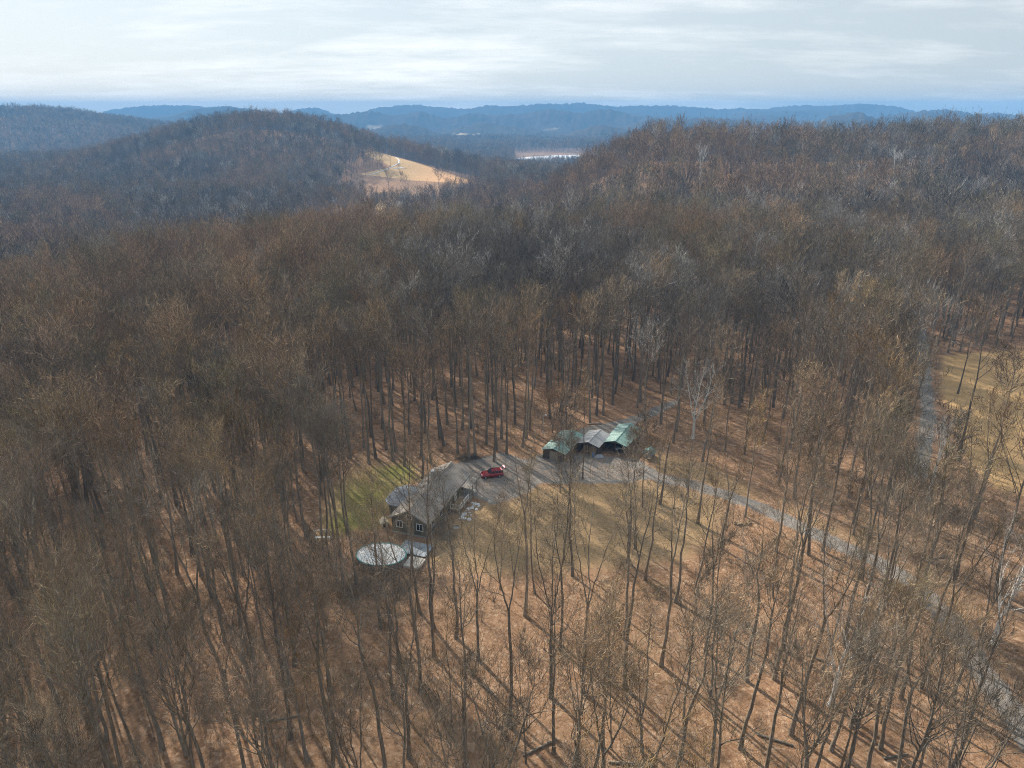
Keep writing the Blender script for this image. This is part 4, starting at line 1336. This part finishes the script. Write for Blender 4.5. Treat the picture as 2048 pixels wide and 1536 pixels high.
# deck with white rails
dk = thing('deck', 'white-railed wooden deck along the house wall', 'deck', hloc(0, 0, hz), -HOUSE_YAW)
for i in range(13):
    MB().box(3.55 + i * .155, 3.55 + i * .155 + .14, 8.9, 13.4, 0.62, 0.68).build('plank', M_LOG, dk)
for x, y in ((3.65, 9.0), (5.45, 9.0), (5.45, 11.2), (5.45, 13.3)):
    MB().box(x - .06, x + .06, y - .06, y + .06, -0.3, 1.75).build('post', M_WHITE, dk)
for z in (0.85, 1.7):
    MB().box(5.42, 5.49, 9.07, 13.23, z, z + .07).build('rail', M_WHITE, dk)
    MB().box(3.72, 5.38, 8.96, 9.04, z, z + .07).build('rail', M_WHITE, dk)
for i in range(8):
    y = 9.45 + i * .5
    MB().box(5.43, 5.47, y - .03, y + .03, 0.95, 1.70).build('baluster', M_WHITE, dk)
for i in range(3): MB().box(3.8, 5.2, 13.45 + i * .3, 13.73 + i * .3, -0.2, 0.5 - i * .17).build('step', M_SLAB, dk)

# stones of the bed before the deck
bed = MB()
sr = random.Random(4)
for i in range(46):
    x, y = 6.0 + sr.random() * 1.9, 7.2 + sr.random() * 6.6
    s = 0.10 + 0.22 * sr.random()
    px_, py_, _ = hloc(x, y)
    bed.lathe([(0.02, s * .9), (s * .7, s * .6), (s, 0.05), (s * .8, -0.1)], 7, (px_, py_, H1(px_, py_)), ph=sr.random() * 3, sx=1 + .4 * sr.random())
o = bed.build('stones', M_STONE, smooth=False); tag(o, 'pale stones scattered in the bed before the white-railed deck', kind='stuff')

# fire ring
fx, fy = un(912, 1056)
fr = thing('fire_ring', 'small round stone fire ring on the lawn before the house', 'fire ring', (fx, fy, H1(fx, fy)))
for i in range(11):
    a = 2 * math.pi * i / 11
    MB().box(-.14, .14, -.22, .22, -.05, .24).build('stone', M_LOG, fr, 0.04, loc=(.72 * math.cos(a), .72 * math.sin(a), 0), rot=(0, 0, a))
MB().lathe([(0.6, 0.0), (0.55, 0.04), (0.02, 0.08)], 14).build('ash', M_CONC, fr)

# dog house
dx_, dy_ = un(768, 1050)
dh = thing('dog_house', 'small cream dog house at the corner of the house', 'dog house', (dx_, dy_, H1(dx_, dy_)), R(20))
MB().prism([(-.55, 0), (.55, 0), (.55, .8), (0, 1.2), (-.55, .8)], 'y', -.7, .7).build('wall', M_CREAM, dh)
for s in (-1, 1): MB().slab([(0, -.82, 1.24), (s * .72, -.82, .72), (s * .72, .82, .72), (0, .82, 1.24)], -.05).build('roof', M_CREAM, dh)
MB().box(-.25, .25, -.725, -.705, .03, .62).build('opening_shade', M_BLACK, dh)  # black sheet on the wall, painted shade of the doorway

# ------------------------------------------------------------------ pool
pxx, pyy = -21.0, 96.6
pz = H1(pxx, pyy)
pool = thing('swimming_pool', 'oval above-ground pool with white ice and teal rim', 'pool', (pxx, pyy, pz), R(-9))
SXp, SYp = 4.05, 3.05
MB().lathe([(1.0, -0.3), (1.0, 1.22)], 40, sx=SXp, sy=SYp).build('wall', M_POOLWALL, pool, smooth=False)
rim = MB(); kk = 40
for i in range(kk):
    a0, a1 = 2 * math.pi * i / kk, 2 * math.pi * (i + 1) / kk
    P = lambda a, s_, z: (SXp * math.cos(a) + s_ * math.cos(a), SYp * math.sin(a) + s_ * math.sin(a), z)
    rim.poly([P(a0, -.06, 1.30), P(a0, .10, 1.30), P(a1, .10, 1.30), P(a1, -.06, 1.30)])
    rim.poly([P(a0, .10, 1.30), P(a0, .10, 1.20), P(a1, .10, 1.20), P(a1, .10, 1.30)])
    rim.poly([P(a0, -.06, 1.30), P(a1, -.06, 1.30), P(a1, -.06, 1.06), P(a0, -.06, 1.06)])
rim.build('rim', M_TEAL, pool)
ice = MB().lathe([(0.985, 1.225), (0.95, 1.24), (0.5, 1.245), (0.02, 1.235)], 40, sx=SXp, sy=SYp).build('ice_cover', M_ICE, pool, smooth=True)
for i in range(14):
    a = 2 * math.pi * i / 14
    MB().box(-.06, .06, -.06, .06, -.2, 1.2).build('upright', M_TRIM, pool, loc=((SXp + .07) * math.cos(a), (SYp + .07) * math.sin(a), 0), rot=(0, 0, a))
lad = MB()
for s in (-.25, .25): lad.bar((s, -SYp - .15, 0), (s, -SYp - .05, 1.9), .05); lad.bar((s, -SYp + .45, 1.25), (s, -SYp + .35, 1.9), .05); lad.bar((s, -SYp - .05, 1.9), (s, -SYp + .35, 1.9), .05)
for z in (.3, .6, .9, 1.2): lad.bar((-.25, -SYp - .12, z), (.25, -SYp - .12, z), .05)
lad.build('ladder', M_STEEL, pool, rot=(0, 0, R(38)), loc=(0.6, 0.3, 0))

d2 = thing('pool_deck', 'grey board deck between the pool and the house', 'deck', (-15.9, 99.3, H1(-15.9, 99.3)), -HOUSE_YAW)
for i in range(24): MB().box(-2.6 + i * .215, -2.6 + i * .215 + .2, -1.7, 1.7, .42, .48).build('plank', M_DECK, d2)
for x in (-2.5, 2.4):
    for y in (-1.55, 1.55): MB().box(x - .06, x + .06, y - .06, y + .06, -.4, .42).build('post', M_WOOD_DARK, d2)
sb = thing('patio_slab', 'bright cream patio slab at the edge of the pool', 'patio', (-15.6, 95.6, H1(-15.6, 95.6)), -HOUSE_YAW)
for i in range(3):
    for j in range(3): MB().box(-1.35 + i * .91, -1.35 + i * .91 + .89, -1.35 + j * .91, -1.35 + j * .91 + .89, -.25, .42).build('slab', M_SLAB, sb, .015)
for k_, (u, v, an, ln, lab) in enumerate(((850, 1107, 52, 2.6, 'pale log lying beside the grey pool deck'), (838, 1122, 48, 1.7, 'short pale log lying by the cream patio slab'),
                                          (766, 1234, 40, 1.1, 'short white log on the leaves below the pool'), (1790, 1518, 10, 3.0, 'grey fallen log under the trees by the drive'),
                                          (1262, 1530, -4, 5.0, 'long mossy fallen trunk on the lower slope'), (1550, 1482, -24, 4.0, 'dark fallen trunk under low-forking trees'),
                                          (1080, 1500, 30, 4.5, 'mossy fallen trunk near the bottom middle of the picture'), (560, 1440, 14, 4.0, 'fallen trunk in the dense lower wood'),
                                          (1190, 850, 4, 3.2, 'dark fallen trunk behind the grey-roofed shed'), (1640, 1330, -35, 3.5, 'fallen trunk on the slope below the drive'),
                                          (1880, 1120, 20, 3.0, 'grey fallen trunk right of the road fork'), (980, 1390, -50, 3.0, 'short fallen trunk between forked trees below the lawn'))):
    x, y = land(u, v)
    lg = thing('fallen_log', lab, 'log', (x, y, H1(x, y) + .12), R(an))
    MB().lathe([(0.10, -ln / 2), (0.16, -ln / 2 + .05), (0.15, 0), (0.13, ln / 2 - .05), (0.10, ln / 2)], 9, axis='x').build('stem', M_LOG if k_ < 3 else M_BARK, lg, smooth=True)
    MB().bar((ln * .2, 0, .1), (ln * .32, .35, .35), .07).build('stub', M_BARK, lg)
for k_, (u, v, ln, lab) in enumerate(((646, 1079, 2.6, 'long white garden bench on the grass left of the pool'), (640, 1066, 2.2, 'thin white rail behind the white garden bench'))):
    x, y = un(u, v); z = H1(x, y)
    bn = thing('garden_bench' if k_ == 0 else 'garden_rail', lab, 'bench' if k_ == 0 else 'rail', (x, y, z), R(4))
    if k_ == 0:
        for j in range(3): MB().box(-ln / 2, ln / 2, -.24 + j * .16, -.10 + j * .16, .44, .49).build('seat_slat', M_WHITE, bn)
    else: MB().box(-ln / 2, ln / 2, -.05, .05, .5, .6).build('rail', M_WHITE, bn)
    for s in (-.85, .85): MB().box(s * ln / 2 - .05, s * ln / 2 + .05, -.2 if k_ == 0 else -.04, .2 if k_ == 0 else .04, -.1, .44 if k_ == 0 else .5).build('leg', M_WHITE, bn)

# ------------------------------------------------------------------ sheds
SHED_YAW = R(-27.5)


def shed(label, x, y, w, L, ev, rg, mat, mat_l, front, name='shed'):
    z = H1(x, y)
    o = thing(name, label, 'shed', (x, y, z), SHED_YAW)
    h2 = w / 2
    MB().box(-h2 - .08, -h2, 0, L, -.3, ev).build('side_wall', M_WOOD_DARK, o)
    MB().box(h2, h2 + .08, 0, L, -.3, ev).build('side_wall', M_WOOD_DARK, o)
    MB().prism([(-h2, -.3), (h2, -.3), (h2, ev), (0, rg - .08), (-h2, ev)], 'y', L - .08, L).build('back_wall', M_WOOD_DARK, o)
    MB().prism([(-h2, ev - .02), (h2, ev - .02), (0, rg - .08)], 'y', 0.02, 0.09).build('gable', M_WOOD_DARK, o)
    if front == 'closed':
        MB().box(-h2, h2, 0.0, .08, -.3, ev - .03).build('front_wall', M_WOOD_DARK, o)
        d = MB().box(-.9, .9, -.05, -.005, 0, 2.0).build('door', M_TRIM, o); MB().box(.6, .68, -.09, -.05, .95, 1.1).build('handle', M_STEEL, d)
    else:
        for px_ in (-h2 + .08, 0, h2 - .08): MB().box(px_ - .08, px_ + .08, 0.1, .26, -.3, ev).build('post', M_WOOD_DARK, o)
    ov = .35; sl_ = (rg - ev) / h2; npan = max(3, int(round((L + 2 * ov) / .92))); pw = (L + 2 * ov) / npan
    for s in (-1, 1):
        for i in range(npan):
            y0 = -ov + i * pw; y1 = y0 + pw - .006
            P = MB().slab([(0, y0, rg), (s * (h2 + ov), y0, ev - sl_ * ov), (s * (h2 + ov), y1, ev - sl_ * ov), (0, y1, rg)], -.03)
            for yy in (y0 + .05, (y0 + y1) / 2): P.bar((0, yy, rg + .045), (s * (h2 + ov), yy, ev - sl_ * ov + .045), .05, .04)
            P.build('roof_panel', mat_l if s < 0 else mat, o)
    MB().bar((0, -ov, rg + .06), (0, L + ov, rg + .06), .3, .05).build('ridge_cap', mat, o)
    return o


s1 = shed('green metal-roofed shed nearest the red car, leaves on its roof', 8.6, 131.6, 4.8, 9.8, 2.1, 2.75, M_GREEN_METAL, M_GREEN_SUNLIT, 'closed')
s2 = shed('grey metal-roofed open shed between the two green-roofed ones', 16.0, 134.3, 4.3, 6.4, 2.3, 2.95, M_GREY_METAL, M_GREY_METAL, 'open')
s3 = shed('long green metal-roofed open shed, farthest from the house', 21.7, 134.9, 4.8, 9.8, 2.2, 2.9, M_GREEN_METAL, M_GREEN_SUNLIT, 'open')
s4 = shed('tiny green-roofed hut beside the drive, a bush before it', 28.2, 132.3, 1.7, 1.9, 1.3, 1.8, M_GREEN_METAL, M_GREEN_METAL, 'closed', 'hut')


def at_shed(s, x, y, z=0.0):
    v = Vector((x, y, z)); v.rotate(Matrix.Rotation(SHED_YAW, 3, 'Z')); return (s.location.x + v.x, s.location.y + v.y, s.location.z + z)


# firewood under the grey shed, a small tractor under the long one
wp = thing('woodpile', 'stacked split firewood under the grey-roofed shed', 'woodpile', at_shed(s2, 0, 1.5), SHED_YAW)
for j in range(6):
    for i in range(8):
        MB().lathe([(0.13, -.6), (0.145, 0), (0.13, .6)], 7, (-1.15 + i * .31 + (j % 2) * .12, 0, .14 + j * .25), 'y', ph=i * .7 + j).build('log', M_LOG, wp)
tr = thing('garden_tractor', 'small grey tractor parked in the mouth of the long green-roofed shed', 'tractor', at_shed(s3, .3, 1.6), SHED_YAW + R(180))
MB().box(-.35, .35, .1, 1.25, .55, 1.05).build('hood', M_STEEL, tr, .08)
MB().box(-.45, .45, -1.0, .1, .45, .7).build('body', M_STEEL, tr, .05)
MB().box(-.28, .28, -.75, -.25, .7, .85).build('seat', M_BLACK, tr, .05)
MB().box(-.28, .28, -.85, -.75, .75, 1.25).build('seat_back', M_BLACK, tr, .04)
MB().bar((0, -.05, .7), (0, -.2, 1.2), .05).bar((-.2, -.2, 1.2), (.2, -.2, 1.2), .05).build('steering_wheel', M_BLACK, tr)
for x in (-.55, .55):
    for y, r_ in ((-.6, .5), (.95, .3)):
        t_ = MB().lathe([(r_ * .9, -.13), (r_, -.08), (r_, .08), (r_ * .9, .13)], 18, (x, y, r_), 'x').build('wheel', M_BLACK, tr)
        MB().lathe([(r_ * .5, -.14), (r_ * .5, .14)], 12, (x, y, r_), 'x').build('rim', M_YELLOW, t_)

bx_, by_ = un(1186, 914)
br = thing('barrel', 'blue plastic barrel standing on the court before the sheds', 'barrel', (bx_, by_, H1(bx_, by_)))
MB().lathe([(.26, 0), (.29, .06), (.30, .3), (.285, .33), (.30, .36), (.30, .6), (.285, .63), (.30, .66), (.29, .86), (.25, .9)], 18).build('drum', M_BLUE, br, smooth=True)
MB().lathe([(.27, .9), (.27, .93)], 18).build('lid', M_BLUE, br)
tx_, ty_ = un(1198, 915)
tp = thing('tarp_heap', 'grey tarp-covered heap right beside the blue barrel', 'heap', (tx_, ty_, H1(tx_, ty_)), .3)
MB().lathe([(.95, -.05), (.9, .2), (.7, .5), (.35, .66), (.05, .68)], 11, sx=1.2, sy=.75).build('tarp', M_TARP, tp, smooth=True)
for s in (-.7, .7): MB().box(s - .12, s + .12, -.1, .12, .35, .47).build('stone', M_STONE, tp, .03)
# yellow log splitter
yx, yy = un(1152, 897)
ls = thing('log_splitter', 'yellow log splitter with raised beam beside the first green shed', 'log splitter', (yx, yy, H1(yx, yy)), R(35))
MB().bar((-1.1, 0, .55), (1.3, 0, 1.35), .16, .2).build('beam', M_YELLOW, ls)
MB().box(-.5, -.1, -.3, .3, .35, .8).build('engine', M_YELLOW, ls, .04)
MB().bar((1.0, 0, 1.25), (1.15, 0, 1.75), .1).build('wedge', M_STEEL, ls)
MB().bar((-1.1, 0, .5), (-1.9, 0, .3), .07).build('tow_bar', M_YELLOW, ls)
for y in (-.5, .5): t_ = MB().lathe([(.24, -.07), (.27, 0), (.24, .07)], 14, (-.2, y, .27), 'y').build('wheel', M_BLACK, ls)

# light pole
lx, ly = un(1086, 868)
lp = thing('light_pole', 'slim pole with a white lamp head behind the court', 'light pole', (lx, ly, H1(lx, ly)))
MB().lathe([(.10, -.2), (.08, 0.1), (.06, 4.6)], 10).build('pole', M_STEEL, lp, smooth=True)
MB().bar((0, 0, 4.5), (.5, -.2, 4.75), .05).build('arm', M_STEEL, lp)
MB().lathe([(.10, 4.8), (.26, 4.72), (.24, 4.6), (.02, 4.58)], 12, (.55, -.22, 0)).build('lamp_head', M_WHITE, lp)

# ------------------------------------------------------------------ the car
cxx, cyy = -4.0, 124.7
car = thing('car', 'red hatchback car with raised tailgate on the gravel court', 'car', (cxx, cyy, H1(cxx, cyy) + .01), R(180 + 14))
body = [(-2.15, .42), (-2.2, .62), (-2.12, .98), (-1.6, 1.02), (.55, 1.02), (1.25, .96), (2.0, .80), (2.22, .62), (2.2, .36), (1.9, .28), (-1.9, .28)]
MB().prism([(x, z) for x, z in body], 'y', -.88, .88).build('body', M_RED, car, .07, True)
cb = MB(); lo = [(-2.02, 1.0), (.78, 1.0)]; hi = [(-1.75, 1.50), (.02, 1.52)]
V8 = [(lo[0][0], -.84, 1.0), (lo[1][0], -.84, 1.0), (lo[1][0], .84, 1.0), (lo[0][0], .84, 1.0), (hi[0][0], -.66, 1.50), (hi[1][0], -.66, 1.52), (hi[1][0], .66, 1.52), (hi[0][0], .66, 1.50)]
cb.v += V8; cb.f += [(0, 3, 2, 1), (4, 5, 6, 7), (0, 1, 5, 4), (1, 2, 6, 5), (2, 3, 7, 6), (3, 0, 4, 7)]
cb.build('cabin', M_RED, car, .05, True)


def pane(nm, pts, mat, par, t=.02):
    c = Vector((-.6, 0, 1.0)); P = [Vector(p) for p in pts]
    nr = (P[1] - P[0]).cross(P[2] - P[0]).normalized()
    m_ = sum(P, Vector()) / len(P)
    if nr.dot(m_ - c) < 0: nr = -nr
    b = MB(); n_ = len(P); b.v = [tuple(p + nr * .012) for p in P] + [tuple(p + nr * (.012 + t)) for p in P]
    b.f = [tuple(range(n_)), tuple(range(2 * n_ - 1, n_ - 1, -1))] + [(i, (i + 1) % n_, n_ + (i + 1) % n_, n_ + i) for i in range(n_)]
    return b.build(nm, mat, par)


pane('windscreen', [(.70, -.74, 1.05), (.70, .74, 1.05), (.10, .60, 1.48), (.10, -.60, 1.48)], M_GLASS, car)
for s in (-1, 1):
    yb, yt = .825 * s, .685 * s
    for x0, x1, a0, a1 in ((.60, -.35, .06, -.35), (-.42, -1.15, -.42, -1.12), (-1.22, -1.85, -1.20, -1.66)):
        pane('side_window', [(x0, yb, 1.06), (x1, yb, 1.06), (a1, yt, 1.45), (a0, yt, 1.45)], M_GLASS, car)
    hl = MB().box(2.02, 2.2, min(s * .5, s * .82), max(s * .5, s * .82), .60, .76).build('headlight', M_LAMP_W, car, .03)
    MB().box(-2.19, -2.1, min(s * .62, s * .84), max(s * .62, s * .84), .68, .95).build('tail_light', M_LAMP_R, car, .02)
    MB().box(.45, .6, min(s * .88, s * 1.04), max(s * .88, s * 1.04), .98, 1.12).build('mirror', M_RED, car, .03)
    MB().box(-.55, -.38, min(s * .875, s * .905), max(s * .875, s * .905), .84, .89).build('door_handle', M_BLACK, car)
    for x in (-1.35, 1.40):
        w_ = MB().lathe([(.30, -.11), (.33, -.07), (.33, .07), (.30, .11)], 22, (x, s * .80, .33), 'y').build('wheel', M_BLACK, car)
        MB().lathe([(.21, -.125), (.20, .125)], 14, (x, s * .80, .33), 'y').build('rim', M_RIM, w_)
MB().box(-2.13, -1.95, -.62, .62, .70, 1.28).build('boot_shade', M_BLACK, car)  # black block standing in for the shaded inside of the boot
tg = MB().slab([(-1.78, -.64, 1.52), (-1.78, .64, 1.52), (-2.62, .62, 1.90), (-2.62, -.62, 1.90)], .07).build('tailgate', M_RED, car)
MB().slab([(-1.95, -.5, 1.64), (-1.95, .5, 1.64), (-2.35, .48, 1.82), (-2.35, -.48, 1.82)], .02).build('rear_window', M_GLASS, tg)
MB().box(2.18, 2.235, -.45, .45, .42, .6).build('grille', M_BLACK, car)
MB().box(-2.24, -2.14, -.8, .8, .36, .56).build('bumper', M_BLACK, car, .03)
for s in (-.5, .5): MB().bar((-1.55, s, 1.56), (-.1, s, 1.57), .04).build('roof_rail', M_BLACK, car)

# ------------------------------------------------------------------ brush heaps, log pile


def heap(name, label, x, y, seed, rad_, H, sx=1.0, rot=0.0, stems=60, mat=None):
    T = Tree(seed); r_ = T.r
    n_ = 4; u_ = np.linspace(0, 1, n_)
    az_ = r_.uniform(0, 6.28, stems); rr_ = rad_ * np.sqrt(r_.random(stems))
    p0 = np.stack([np.cos(az_) * rr_ * sx, np.sin(az_) * rr_, r_.uniform(0, .5, stems) * H * (1 - rr_ / rad_ * .7)], 1)
    d = r_.normal(size=(stems, 3)) * np.array([1.2 * sx, 1, .35]); d[:, 2] = np.abs(d[:, 2]); d /= np.linalg.norm(d, axis=1, keepdims=True)
    L_ = H * r_.uniform(.7, 1.6, stems)
    P = p0[:, None] + d[:, None] * (u_[None, :, None] * L_[:, None, None]) + r_.normal(size=(stems, n_, 3)) * .05
    Rr = (.035 * (1 - .7 * u_))[None] * r_.uniform(.5, 1.3, (stems, 1))
    T.tubes('stem', P, Rr, 4)
    Pc, Rc = T.spawn(P, Rr, 5, .2, 1, .7, lambda t: .5 + 0 * t, 3, .5, .05, .06)
    T.ribbons('twig', Pc, np.full(len(Pc), .012))
    T.twigs('twig', Pc, Rc, 5, .5, .009, 1)
    o = thing(name, label, 'brush heap', (x, y, H1(x, y)), rot)
    link('sticks', T.mesh('sticks', ('stem',), (M_BARK,)), o)
    link('twigs', T.mesh('twigs', ('twig',), (mat or M_TWIG,)), o)
    return o


x, y = un(1310, 1186); heap('brush_heap', 'twiggy brush heap round the foot of a tree below the lawn', x, y, 501, 2.0, 1.3)
for k_, (u, v, lab) in enumerate(((665, 1188, 'dark brush bank below the pool, leftmost end'), (725, 1182, 'dark brush bank right below the oval pool'), (785, 1172, 'dark brush bank below the cream patio slab'))):
    x, y = un(u, v); heap('brush_bank', lab, x, y, 510 + k_, 2.6, 1.6, 1.3, R(8), 90)
x, y = un(760, 1145); heap('pool_hedge', 'low leafless hedge against the front of the oval pool wall', x, y, 520, 1.0, 1.1, 3.6, R(-10), 80, M_TWIG_RED)
x, y = un(905, 925); heap('court_hedge', 'dark leafless hedge at the back edge of the gravel court', x + 3, y + 1.5, 521, 1.0, 1.2, 3.4, R(12), 80)
for k_, (u, v, lab) in enumerate(((890, 1075, 'brown leafless shrubs at the front corner of the house'), (872, 1052, 'brown leafless shrubs under the house side wall'))):
    x, y = un(u, v); heap('house_shrubs', lab, x, y, 530 + k_, 1.2, 1.2, 1.2, 0, 60)
lgx, lgy = un(1485, 1048)
lpile = thing('log_pile', 'heap of pale cut logs beside the drive', 'log pile', (lgx, lgy, H1(lgx, lgy)), R(15))
lr = random.Random(8)
for i in range(16):
    a = lr.uniform(-.6, .6); L = lr.uniform(.5, 1.1)
    MB().lathe([(.11, -L / 2), (.14, 0), (.12, L / 2)], 8, axis='x').build('log', M_LOG, lpile, loc=(lr.uniform(-1.5, 1.5), lr.uniform(-.6, .6), .12 + .22 * (i % 3 == 0)), rot=(0, lr.uniform(-.1, .1), a))

# ------------------------------------------------------------------ pale sycamores and trees that kept dry leaves
PALE = []
for sd_, kw in ((41, dict(fork=0.22, stems=3, spread=0.20, limbs=18, upright=0.8)), (42, dict(fork=0.45, stems=2, spread=0.15, limbs=14))):
    T = grow(sd_, 29.0, 0, r0=0.62, **kw)
    tk = T.mesh('trunk', ('trunk', 'limb'), (M_PALE, M_PALE)); cw = T.mesh('crown', ('branch', 'twig'), (M_PALE, M_TWIG_PALE))
    PALE.append((tk, cw))
for u, v, k_, s_, lab in SYCAMORES:
    x, y = land(u, v)
    o = thing('sycamore_tree', lab, 'tree', (x, y, H1(x, y) - .1), u * 1.3, 'white-barked trees')
    o.scale = (s_,) * 3
    link('trunk', PALE[k_][0], o); link('crown', PALE[k_][1], o)
LEAFY = []
for sd_, kw, H_, nl, ls_, lm in ((61, dict(crown=0.25, spread=0.20, limbs=14), 17.0, 2600, 0.34, M_LEAF), (62, dict(fork=0.3, stems=3, spread=0.20, limbs=15), 18.0, 2600, 0.34, M_LEAF),
                                 (63, dict(fork=0.12, stems=4, spread=0.26, limbs=16, r0=0.09), 7.5, 900, 0.075, M_LEAF_ORANGE)):
    T = grow(sd_, H_, 0, leaves=nl, leaf_size=ls_, **kw)
    LEAFY.append((T.mesh('trunk', ('trunk', 'limb'), (M_BARK, M_BARK)), T.mesh('crown', ('branch', 'twig', 'leaf'), (M_BARK, M_TWIG_RED, lm))))
for u, v, k_, s_, lab in LEAFY_AT:
    x, y = land(u, v)
    o = thing('leafy_tree', lab, 'tree', (x, y, H1(x, y) - .1), u * .7, 'trees keeping dry leaves')
    o.scale = (s_,) * 3
    link('trunk', LEAFY[k_][0], o); link('crown', LEAFY[k_][1], o)

# ------------------------------------------------------------------ far things


def far_house(label, x, y, w, L, ev, rg, yaw, wm, rm, lift=0.0):
    o = thing('farm_building', label, 'building', (x, y, H1(x, y) + lift), yaw)
    MB().prism([(-w / 2, -3 - lift), (w / 2, -3 - lift), (w / 2, ev), (0, rg - .1), (-w / 2, ev)], 'y', -L / 2, L / 2).build('wall', wm, o)
    for s in (-1, 1): MB().slab([(0, -L / 2 - .5, rg), (s * (w / 2 + .5), -L / 2 - .5, ev - .2), (s * (w / 2 + .5), L / 2 + .5, ev - .2), (0, L / 2 + .5, rg)], -.2).build('roof', rm, o)
    for i in range(3):
        yq = -L / 3 + i * L / 3
        f_ = MB().box(w / 2, w / 2 + .06, yq - .7, yq + .7, ev * .35, ev * .75).build('window', M_WHITE, o); MB().box(w / 2 + .06, w / 2 + .09, yq - .6, yq + .6, ev * .37, ev * .73).build('pane', M_GLASS, f_)
    return o


bx0, by0 = FAR_BARN
far_house('long white barn on the hazy hill at the left edge', bx0, by0, 9, 24, 6, 9, R(90), M_WHITE, M_WHITE, 6)
fx0, fy0 = VALLEY_HOUSE
far_house('grey-roofed house among the valley trees right of the fields', fx0, fy0, 9, 15, 6, 10, R(60), M_TRIM, M_SHINGLE_GREY, 3)

# mast on the far ridge
mx, my = un(1667, 230, 30); mt = 3450.0 / my; mx, my = mx * mt, my * mt
mz = H1(mx, my)
mast = thing('radio_mast', 'thin radio mast standing on the far blue ridge', 'mast', (mx, my, mz), 0)
top = 68 + 3450 * math.tan(R(0.37)) - mz
for k_ in range(3):
    a = k_ * 2.094
    MB().bar((3 * math.cos(a), 3 * math.sin(a), -8), (.5 * math.cos(a), .5 * math.sin(a), top), .8).build('leg', M_STEEL, mast)
for i in range(12):
    z0, z1 = top * i / 12, top * (i + 1) / 12
    w0, w1 = 3 - 2.5 * i / 12, 3 - 2.5 * (i + 1) / 12
    a0, a1 = (i % 3) * 2.094, ((i + 1) % 3) * 2.094
    MB().bar((w0 * math.cos(a0), w0 * math.sin(a0), z0), (w1 * math.cos(a1), w1 * math.sin(a1), z1), .5).build('brace', M_STEEL, mast)

# frozen bottom land in the valley
fz = -49.2
poly = [un(u, v, fz) for u, v in ((1028, 317), (1060, 313.5), (1100, 311), (1150, 309.5), (1180, 312), (1170, 322), (1150, 330), (1120, 334), (1096, 328), (1086, 321), (1050, 320))]
b = MB(); b.slab([(x, y, fz) for x, y in poly], .6); o = b.build('frozen_pond', M_SNOW); tag(o, 'white frozen flooded field in the valley', kind='structure')

# lingering snow along the orange field
def snow_strip(label, pix, w):
    P = [land(u, v) for u, v in pix]
    V, Fq = [], []
    for i, (x, y) in enumerate(P):
        j0, j1 = max(0, i - 1), min(len(P) - 1, i + 1)
        d = Vector((P[j1][0] - P[j0][0], P[j1][1] - P[j0][1])).normalized()
        ww = w * (0.35 if i in (0, len(P) - 1) else 1.0) * (0.7 + 0.6 * vnoise(np.array([x]), np.array([y]), 3)[0])
        for s in (-1, 0, 1):
            xx, yy_ = x - d.y * ww * s, y + d.x * ww * s
            V.append((xx, yy_, H1(xx, yy_) + (0.55 if s == 0 else 0.12)))
    for i in range(len(P) - 1):
        a = i * 3
        Fq += [(a, a + 1, a + 4, a + 3), (a + 1, a + 2, a + 5, a + 4)]
    me = bpy.data.meshes.new('snow_patch'); me.from_pydata(V, [], Fq); me.materials.append(M_SNOW)
    return tag(link('snow_patch', me), label, kind='structure')


snow_strip('snow drift along the left edge of the orange field', SNOW_EDGE, 0.8)
snow_strip('small snow patch inside the orange field', SNOW_SPOT, 1.8)

# ------------------------------------------------------------------ haze: the air itself
zmax = max(float(FZ.max()), float((GZ + 30 * (GY > 0)).max()), 90.0, mz + top) + 4
hb = MB().box(-5700, 5700, -1200, 6150, -160, zmax)
me = bpy.data.meshes.new('haze'); me.from_pydata(hb.v, [], hb.f)
hm = bpy.data.materials.new('haze'); hm.use_nodes = True
hn, hl_ = hm.node_tree.nodes, hm.node_tree.links
hn.clear()
ho = hn.new('ShaderNodeOutputMaterial'); pv = hn.new('ShaderNodeVolumePrincipled')
pv.inputs['Color'].default_value = HAZE_COLOR
pv.inputs['Density'].default_value = HAZE_DENSITY
pv.inputs['Anisotropy'].default_value = 0.0
hl_.new(pv.outputs[0], ho.inputs['Volume'])
me.materials.append(hm)
tag(link('haze', me), 'pale blue haze over the valley and ranges', kind='stuff')
